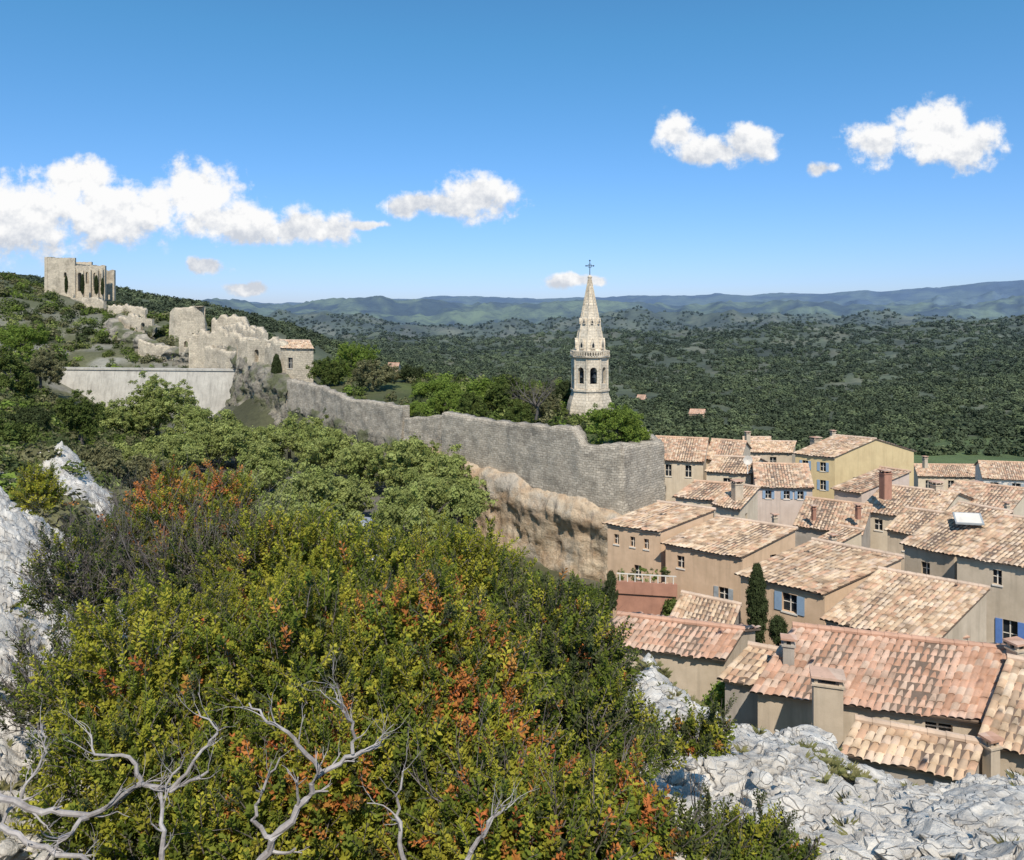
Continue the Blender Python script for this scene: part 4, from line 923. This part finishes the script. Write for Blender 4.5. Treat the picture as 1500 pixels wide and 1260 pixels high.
def stone(seed):
    me=bpy.data.meshes.new('stone'); bm=bmesh.new(); bmesh.ops.create_icosphere(bm,subdivisions=2,radius=1)
    for v in bm.verts:
        v.co*=1+.45*noise.noise(v.co*1.3+Vector((seed*5,0,0))); v.co.z*=.6
        v.co=Vector([round(c*3.2)/3.2*.5+c*.5 for c in v.co])
    bm.to_mesh(me); bm.free(); me.materials.append(M['karst']); return me
NGst=mkcoll('stone',[stone(i) for i in range(5)],False)
us=np.concatenate([rng.uniform(1150,1520,520),rng.uniform(900,1500,150),rng.uniform(-80,130,160)]); Ys=np.concatenate([rng.uniform(4.,5.8,520),np.exp(rng.uniform(math.log(4.5),math.log(9),150)),np.exp(rng.uniform(math.log(3.5),math.log(12),160))]); n=len(us)
s=np.abs(rng.normal(.025,.035,n))+.015; scatter('loose_stones',NGst,put(us,Ys)+np.array([0,0,.02]),np.stack([s*rng.uniform(.8,1.5,n),s,s*.8],-1),np.stack([rng.uniform(-.5,.5,n),rng.uniform(-.5,.5,n),rng.uniform(0,6,n)],-1),rng.choice(5,n))
# ------------------------------------------------------------ sky, sun
el=math.radians(50); SUN=Vector((.1*math.cos(el),-.995*math.cos(el),math.sin(el))).normalized()
wd=bpy.data.worlds.new('World'); sc.world=wd; wd.use_nodes=True; wd.node_tree.nodes.clear(); t=NT(wd.node_tree)
out=t.new('ShaderNodeOutputWorld'); sk=t.new('ShaderNodeTexSky',sky_type='NISHITA'); sk.sun_disc=False
sk.sun_elevation=math.asin(SUN.z); sk.sun_rotation=math.atan2(SUN.x,SUN.y); sk.altitude=400; sk.air_density=1.0; sk.dust_density=.6; sk.ozone_density=2.2
tc=t.new('ShaderNodeTexCoord'); sx=t.new('ShaderNodeSeparateXYZ'); t.link(tc.outputs['Generated'],sx.inputs[0])
tint=t.mix(t.mrange(sx.outputs[2],0.,.34),(.82,.95,1.5),(.66,1.33,1.58))
bg=t.new('ShaderNodeBackground'); t.link(t.mix(1.0,sk.outputs[0],tint,'MULTIPLY'),bg.inputs[0]); bg.inputs[1].default_value=.10
ysafe=t.math('MAXIMUM',sx.outputs[1],.05)
px=t.math('DIVIDE',sx.outputs[0],ysafe); pz=t.math('DIVIDE',sx.outputs[2],ysafe)
cx=t.new('ShaderNodeCombineXYZ'); t.link(px,cx.inputs[0]); t.link(pz,cx.inputs[1]); pv=cx.outputs[0]
clouds=[(110,265,72,44),(30,318,120,74),(160,315,130,60),(225,302,60,44),(290,284,82,56),(345,325,105,42),(450,334,100,31),(535,328,50,11),
(605,298,56,22),(655,298,50,20),(705,286,70,46),(840,412,62,12),
(992,198,38,38),(1050,220,68,30),(1098,212,48,34),
(1290,212,66,38),(1370,190,80,54),(1420,215,60,46),(303,395,40,15),(367,423,40,13),(1203,251,26,12)]
nzw=t.new('ShaderNodeTexNoise'); nzw.inputs['Scale'].default_value=16; nzw.inputs['Detail'].default_value=2; t.link(pv,nzw.inputs['Vector'])
pw=t.vmath('ADD',pv,t.vmath('MULTIPLY',t.vmath('SUBTRACT',nzw.outputs[1],(.5,.5,.5)),(.045,.03,0)))
e0=None
for (u,v,a,b) in clouds:
    q=t.vmath('MULTIPLY',t.vmath('SUBTRACT',pw,((u-750)/F,(460-v)/F,0)),(F/a,F/b,0))
    l=t.vmath('LENGTH',q); e0=l if e0 is None else t.math('SMOOTH_MIN',e0,l,.25)
e0=t.math('SUBTRACT',1.0,e0)
na_=t.noise(pv,30,6,.62); nb_=t.noise(t.vmath('ADD',pv,(.004,.014,0)),30,4,.62)
f0=t.math('ADD',e0,t.math('MULTIPLY',t.math('SUBTRACT',na_,.5),1.7))
mask=t.math('MULTIPLY',t.mrange(f0,.0,.5,0,1,True),t.mrange(e0,-.35,.0))
mask=t.math('MULTIPLY',mask,t.mrange(sx.outputs[1],.1,.2))
bn=t.new('ShaderNodeValToRGB'); bn.color_ramp.interpolation='CONSTANT'; ce=bn.color_ramp.elements
bl=[(0,362),(565,318),(780,432),(950,243),(1160,268),(1232,256)]
while len(ce)<len(bl): ce.new(.5)
for i,(uu,vv) in enumerate(bl): ce[i].position=uu/1500; ce[i].color=(vv/1000,vv/1000,vv/1000,1)
t.link(t.math('DIVIDE',t.math('ADD',t.math('MULTIPLY',px,F),750.),1500.),bn.inputs[0])
vv_=t.math('SUBTRACT',460.,t.math('MULTIPLY',pz,F))
hab=t.math('SUBTRACT',t.math('MULTIPLY',bn.outputs[0],1000.),vv_)
hg=t.mrange(hab,5.,60.,0.,.75)
sh=t.math('ADD',hg,t.math('MULTIPLY',t.math('SUBTRACT',na_,nb_),2.4)); sh=t.mrange(sh,-.15,.62)
cc=t.mix(sh,(.62,.66,.73),(.98,.98,.98))  # cloud shading painted in: grey towards the base, white on lit tops
bc=t.new('ShaderNodeBackground'); t.link(cc,bc.inputs[0]); bc.inputs[1].default_value=1.0
mx=t.new('ShaderNodeMixShader'); t.link(mask,mx.inputs[0]); t.link(bg.outputs[0],mx.inputs[1]); t.link(bc.outputs[0],mx.inputs[2]); t.link(mx.outputs[0],out.inputs[0])
sl=bpy.data.lights.new('sun','SUN'); sl.energy=4.8; sl.angle=math.radians(.53); sl.color=(1,.94,.85); so=bpy.data.objects.new('sun',sl); link(so); so.rotation_euler=SUN.to_track_quat('Z','Y').to_euler()
cam=bpy.data.cameras.new('camera'); co=bpy.data.objects.new('camera',cam); link(co); co.rotation_euler=(PI/2,0,0); cam.sensor_width=36; cam.lens=36*F/1500; cam.shift_y=-170/1500; cam.clip_start=.05; cam.clip_end=50000; sc.camera=co
sc.view_settings.view_transform='Standard'; sc.view_settings.look='None'; sc.view_settings.exposure=0
